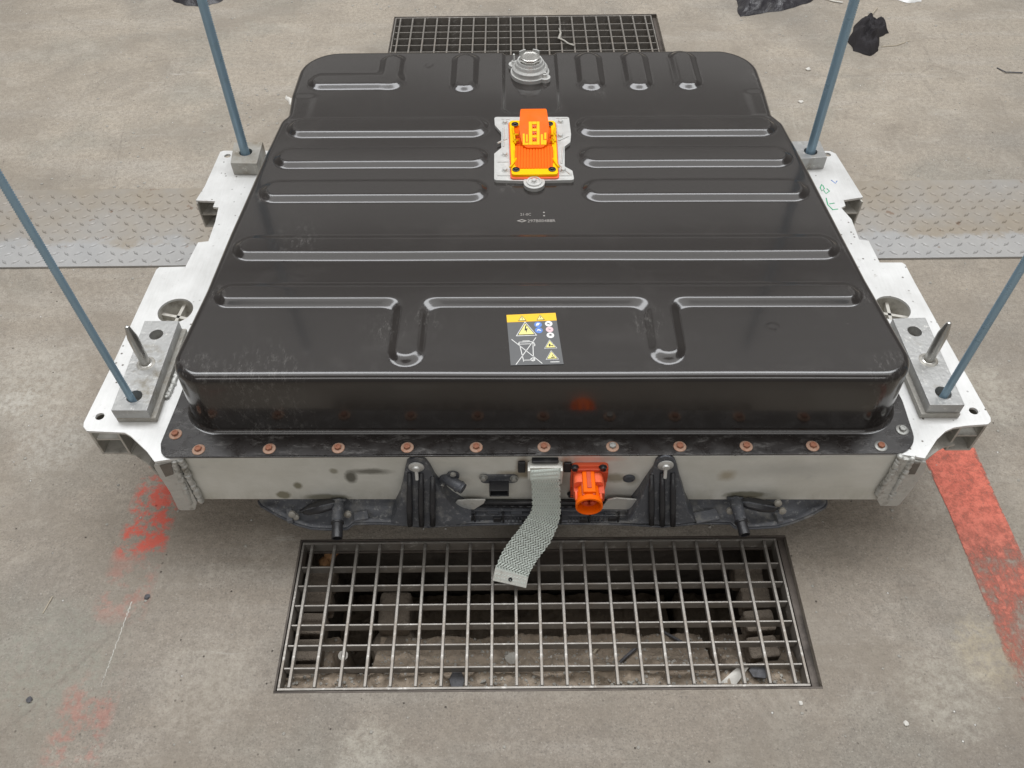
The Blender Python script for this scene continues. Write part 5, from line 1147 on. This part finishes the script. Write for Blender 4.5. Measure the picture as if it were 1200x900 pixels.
stick([((1.2582, 3.3348, 0.0000),0),((1.2950, 3.3046, 0.0000),.002),((1.3236, 3.2966, 0.0000),.001)], .003, 'straw', M['paper'], 'white strip lying beside the black bag', 'straw')
stick([((1.3787, 2.9494, 0.0000),0),((1.4342, 2.9545, 0.0000),.001),((1.4966, 2.9915, 0.0000),0)], .0015, 'straw', M['twig'], 'faint pale straw right of the black glove', 'straw')
rs = random.Random(11)
for (p, r, mat, lab) in (((-0.7518, 0.7655, 0.0000),.006,'darkstone','dark grey pebble on the floor left of the near grate'), ((1.0686, 2.7911, 0.0000),.010,'paper','white chip on the floor right of the cover'), ((0.9936, 2.5784, 0.0000),.008,'paper','smaller white chip below the first, right of the cover'), ((0.5252, 0.5415, 0.0000),.004,'paper','white crumb just below the near grate corner'), ((0.7094, 0.5029, 0.0000),.005,'paper','white crumb on the floor at the lower right'), ((-0.9153, 0.5603, 0.0000),.006,'darkstone','dark crumb on the floor in the left lower corner')):
    mb = MB(); lump(mb, (p[0],p[1],r*.3), r, rs, .5, 8); tag(mb.build('pebble' if 'pebble' in lab else 'chip', M[mat], smooth='auto'), lab, 'pebble' if 'pebble' in lab else 'chip')
mb = MB(); rs = random.Random(17); a_ = Vector((-0.7805, 0.7543, 0.0006)); b_ = Vector((-0.7891, 0.5830, 0.0006))
for k in range(70):
    t_ = k/70; q = a_.lerp(b_, t_)+Vector((rs.uniform(-.0012,.0012),0,0)); l_ = rs.uniform(.0008,.0028); w_ = rs.uniform(.0004,.0012)*(1-.6*t_)
    mb.add([(q.x-w_,q.y-l_,.0005),(q.x+w_,q.y-l_*.6,.0005),(q.x+w_,q.y+l_,.0005),(q.x-w_,q.y+l_*.5,.0005)],[(0,1,2,3)])
tag(mb.build('floor_scratch', M['paper']), kind='structure')
mb = MB(); rs = random.Random(21)
for k in range(1500):
    x = rs.uniform(-1.6,1.8); y = rs.uniform(.35,3.9)
    if NH[0]-.02 < x < NH[1]+.02 and NH[2]-.02 < y < NH[3]+.02: continue
    if FH[0]-.02 < x < FH[1]+.02 and FH[2]-.02 < y < FH[3]+.02: continue
    if PY0 < y < PY1: continue
    lump(mb, (x,y,.0003), rs.choice((.0008,.0011,.0015,.002,.003))*(1+.3*y), rs, .45, 5)
tag(mb.build('grit', M['stone'], smooth=True), 'fine grit and crumbs scattered over the concrete floor', 'grit', kind='stuff')
# litter in and on the grates
zp = -.052
q = (0.4182, 0.6017, -0.0300)
mb = MB(); mb.add([(q[0]-.030,q[1]-.012,-.026),(q[0]+.002,q[1]-.014,-.027),(q[0]+.030,q[1]+.016,-.016),(q[0]+.018,q[1]+.024,-.016),(q[0]-.030,q[1]-.012,-.0268),(q[0]+.002,q[1]-.014,-.0278),(q[0]+.030,q[1]+.016,-.0168),(q[0]+.018,q[1]+.024,-.0168)],[(0,1,2,3),(7,6,5,4),(0,4,5,1),(1,5,6,2),(2,6,7,3),(3,7,4,0)]); tag(mb.build('paper_scrap', M['paper']), 'white printed paper scrap under the near grate at its right front', 'paper scrap')
q = (-0.4103, 0.8916, -0.0600); mb = MB(); rs = random.Random(2)
for k in range(3): lump(mb, (q[0]+.010*k-.008,q[1]+.012*k-.010,-.075+.006*k), .016, rs, .8, 9)
tag(mb.build('cork_lump', M['cork'], smooth=True), 'orange brown crumbly lump under the near grate at its far left', 'lump')
q = (-0.4226, 0.8468, -0.0800); mb = MB(); rs = random.Random(4); P = [(q[0]+rs.uniform(-.03,.03), q[1]+rs.uniform(-.02,.02), -.085+rs.uniform(-.01,.015)) for k in range(26)]; mb.tube(P, .0011, 5); tag(mb.build('wire_tangle', M['silver'], smooth=True), 'tangled thin wire under the near grate at its left side', 'wire')
q = (-0.3587, 0.6813, -0.1000); mb = MB(); mb.lathe([(.010,0),(.010,.003),(.004,.003),(.004,0)], c=(q[0],q[1],-.10), axis=(.2,-.4,1), n=16); tag(mb.build('white_ring', M['paper'], smooth='auto'), 'small white plastic ring on the soil under the near grate', 'ring')
for k,(px,a,col,lab) in enumerate((((0.1692, 0.7090, -0.1300),.9,'twig','pale wooden splinter on soil under the middle of the near grate'),((0.3518, 0.7298, -0.1300),-.6,'darkstone','long dark stick on soil under the right of the near grate'),((0.2288, 0.6841, -0.1200),.7,'darkstone','short dark stick on soil under the middle of the near grate'))):
    z = soil_z(px[0],px[1],NH)+.006; L = (.02,.05,.03)[k]
    mb = MB(); mb.tube([(px[0]-L*math.cos(a),px[1]-L*math.sin(a),z),(px[0],px[1],z+.003),(px[0]+L*math.cos(a),px[1]+L*math.sin(a),z+.001)], .0035, 6); tag(mb.build('stick', M[col], smooth='auto'), lab, 'stick')
for k,(px,lab) in enumerate((((0.4638, 0.6106, -0.0500),'flat dark stone flake under the near grate by the paper scrap'),((-0.0105, 0.6817, -0.1000),'flat stone flake under the middle of the near grate'),((-0.1173, 0.6040, -0.0500),'dark leaf-like flake under the near edge of the near grate'))):
    z = soil_z(px[0],px[1],NH)+.006; rs = random.Random(30+k); pp = [(px[0]+.020*(.7+.5*rs.random())*math.cos(a*PI/3), px[1]+.016*(.7+.5*rs.random())*math.sin(a*PI/3)) for a in range(6)]
    mb = MB(); mb.prism(pp, z, z+.005); tag(mb.build('stone_flake', M['darkstone' if k != 1 else 'stone'], bevel=.001), lab, 'stone flake')
mb = MB(); P = [(0.1850, 3.1133, 0.0000),(0.1898, 3.0731, 0.0000),(0.1816, 3.0339, 0.0000),(0.2001, 3.0140, 0.0000),(0.2153, 2.9943, 0.0000),(0.2367, 2.9746, 0.0000)]; mb.tube([(p[0],p[1],.004+.002*(i%2)) for i,p in enumerate(P)], [.003,.004,.006,.004,.004,.005], 7, flat=.4); tag(mb.build('tissue_strip', M['stone'], smooth=True), 'twisted pale tissue strip lying on the far grate', 'tissue')

# green and blue pen marks on the far right arm
def pen(pts, mat):
    mb = MB(); mb.tube([(p[0],p[1],ZT+.0003) for p in pts], .0014, 5, flat=.2); o = mb.build('pen_mark', M[mat], FR, smooth=True)
pen([(0.7718, 1.7162, 0.2965),(0.7642, 1.7024, 0.2965),(0.7650, 1.6886, 0.2965),(0.7739, 1.6988, 0.2965),(0.7731, 1.7127, 0.2965)],'green'); pen([(0.7701, 1.6919, 0.2965),(0.7730, 1.6782, 0.2965),(0.7839, 1.6883, 0.2965),(0.7802, 1.6987, 0.2965)],'green')
pen([(0.7688, 1.6613, 0.2965),(0.7662, 1.6345, 0.2965),(0.7736, 1.6146, 0.2965)],'green'); pen([(0.7712, 1.6377, 0.2965),(0.7845, 1.6408, 0.2965)],'green'); pen([(0.7716, 1.6146, 0.2965),(0.7868, 1.6176, 0.2965)],'green')
pen([(0.7995, 1.7333, 0.2965),(0.8066, 1.7191, 0.2965),(0.8135, 1.7295, 0.2965)],'blueink')
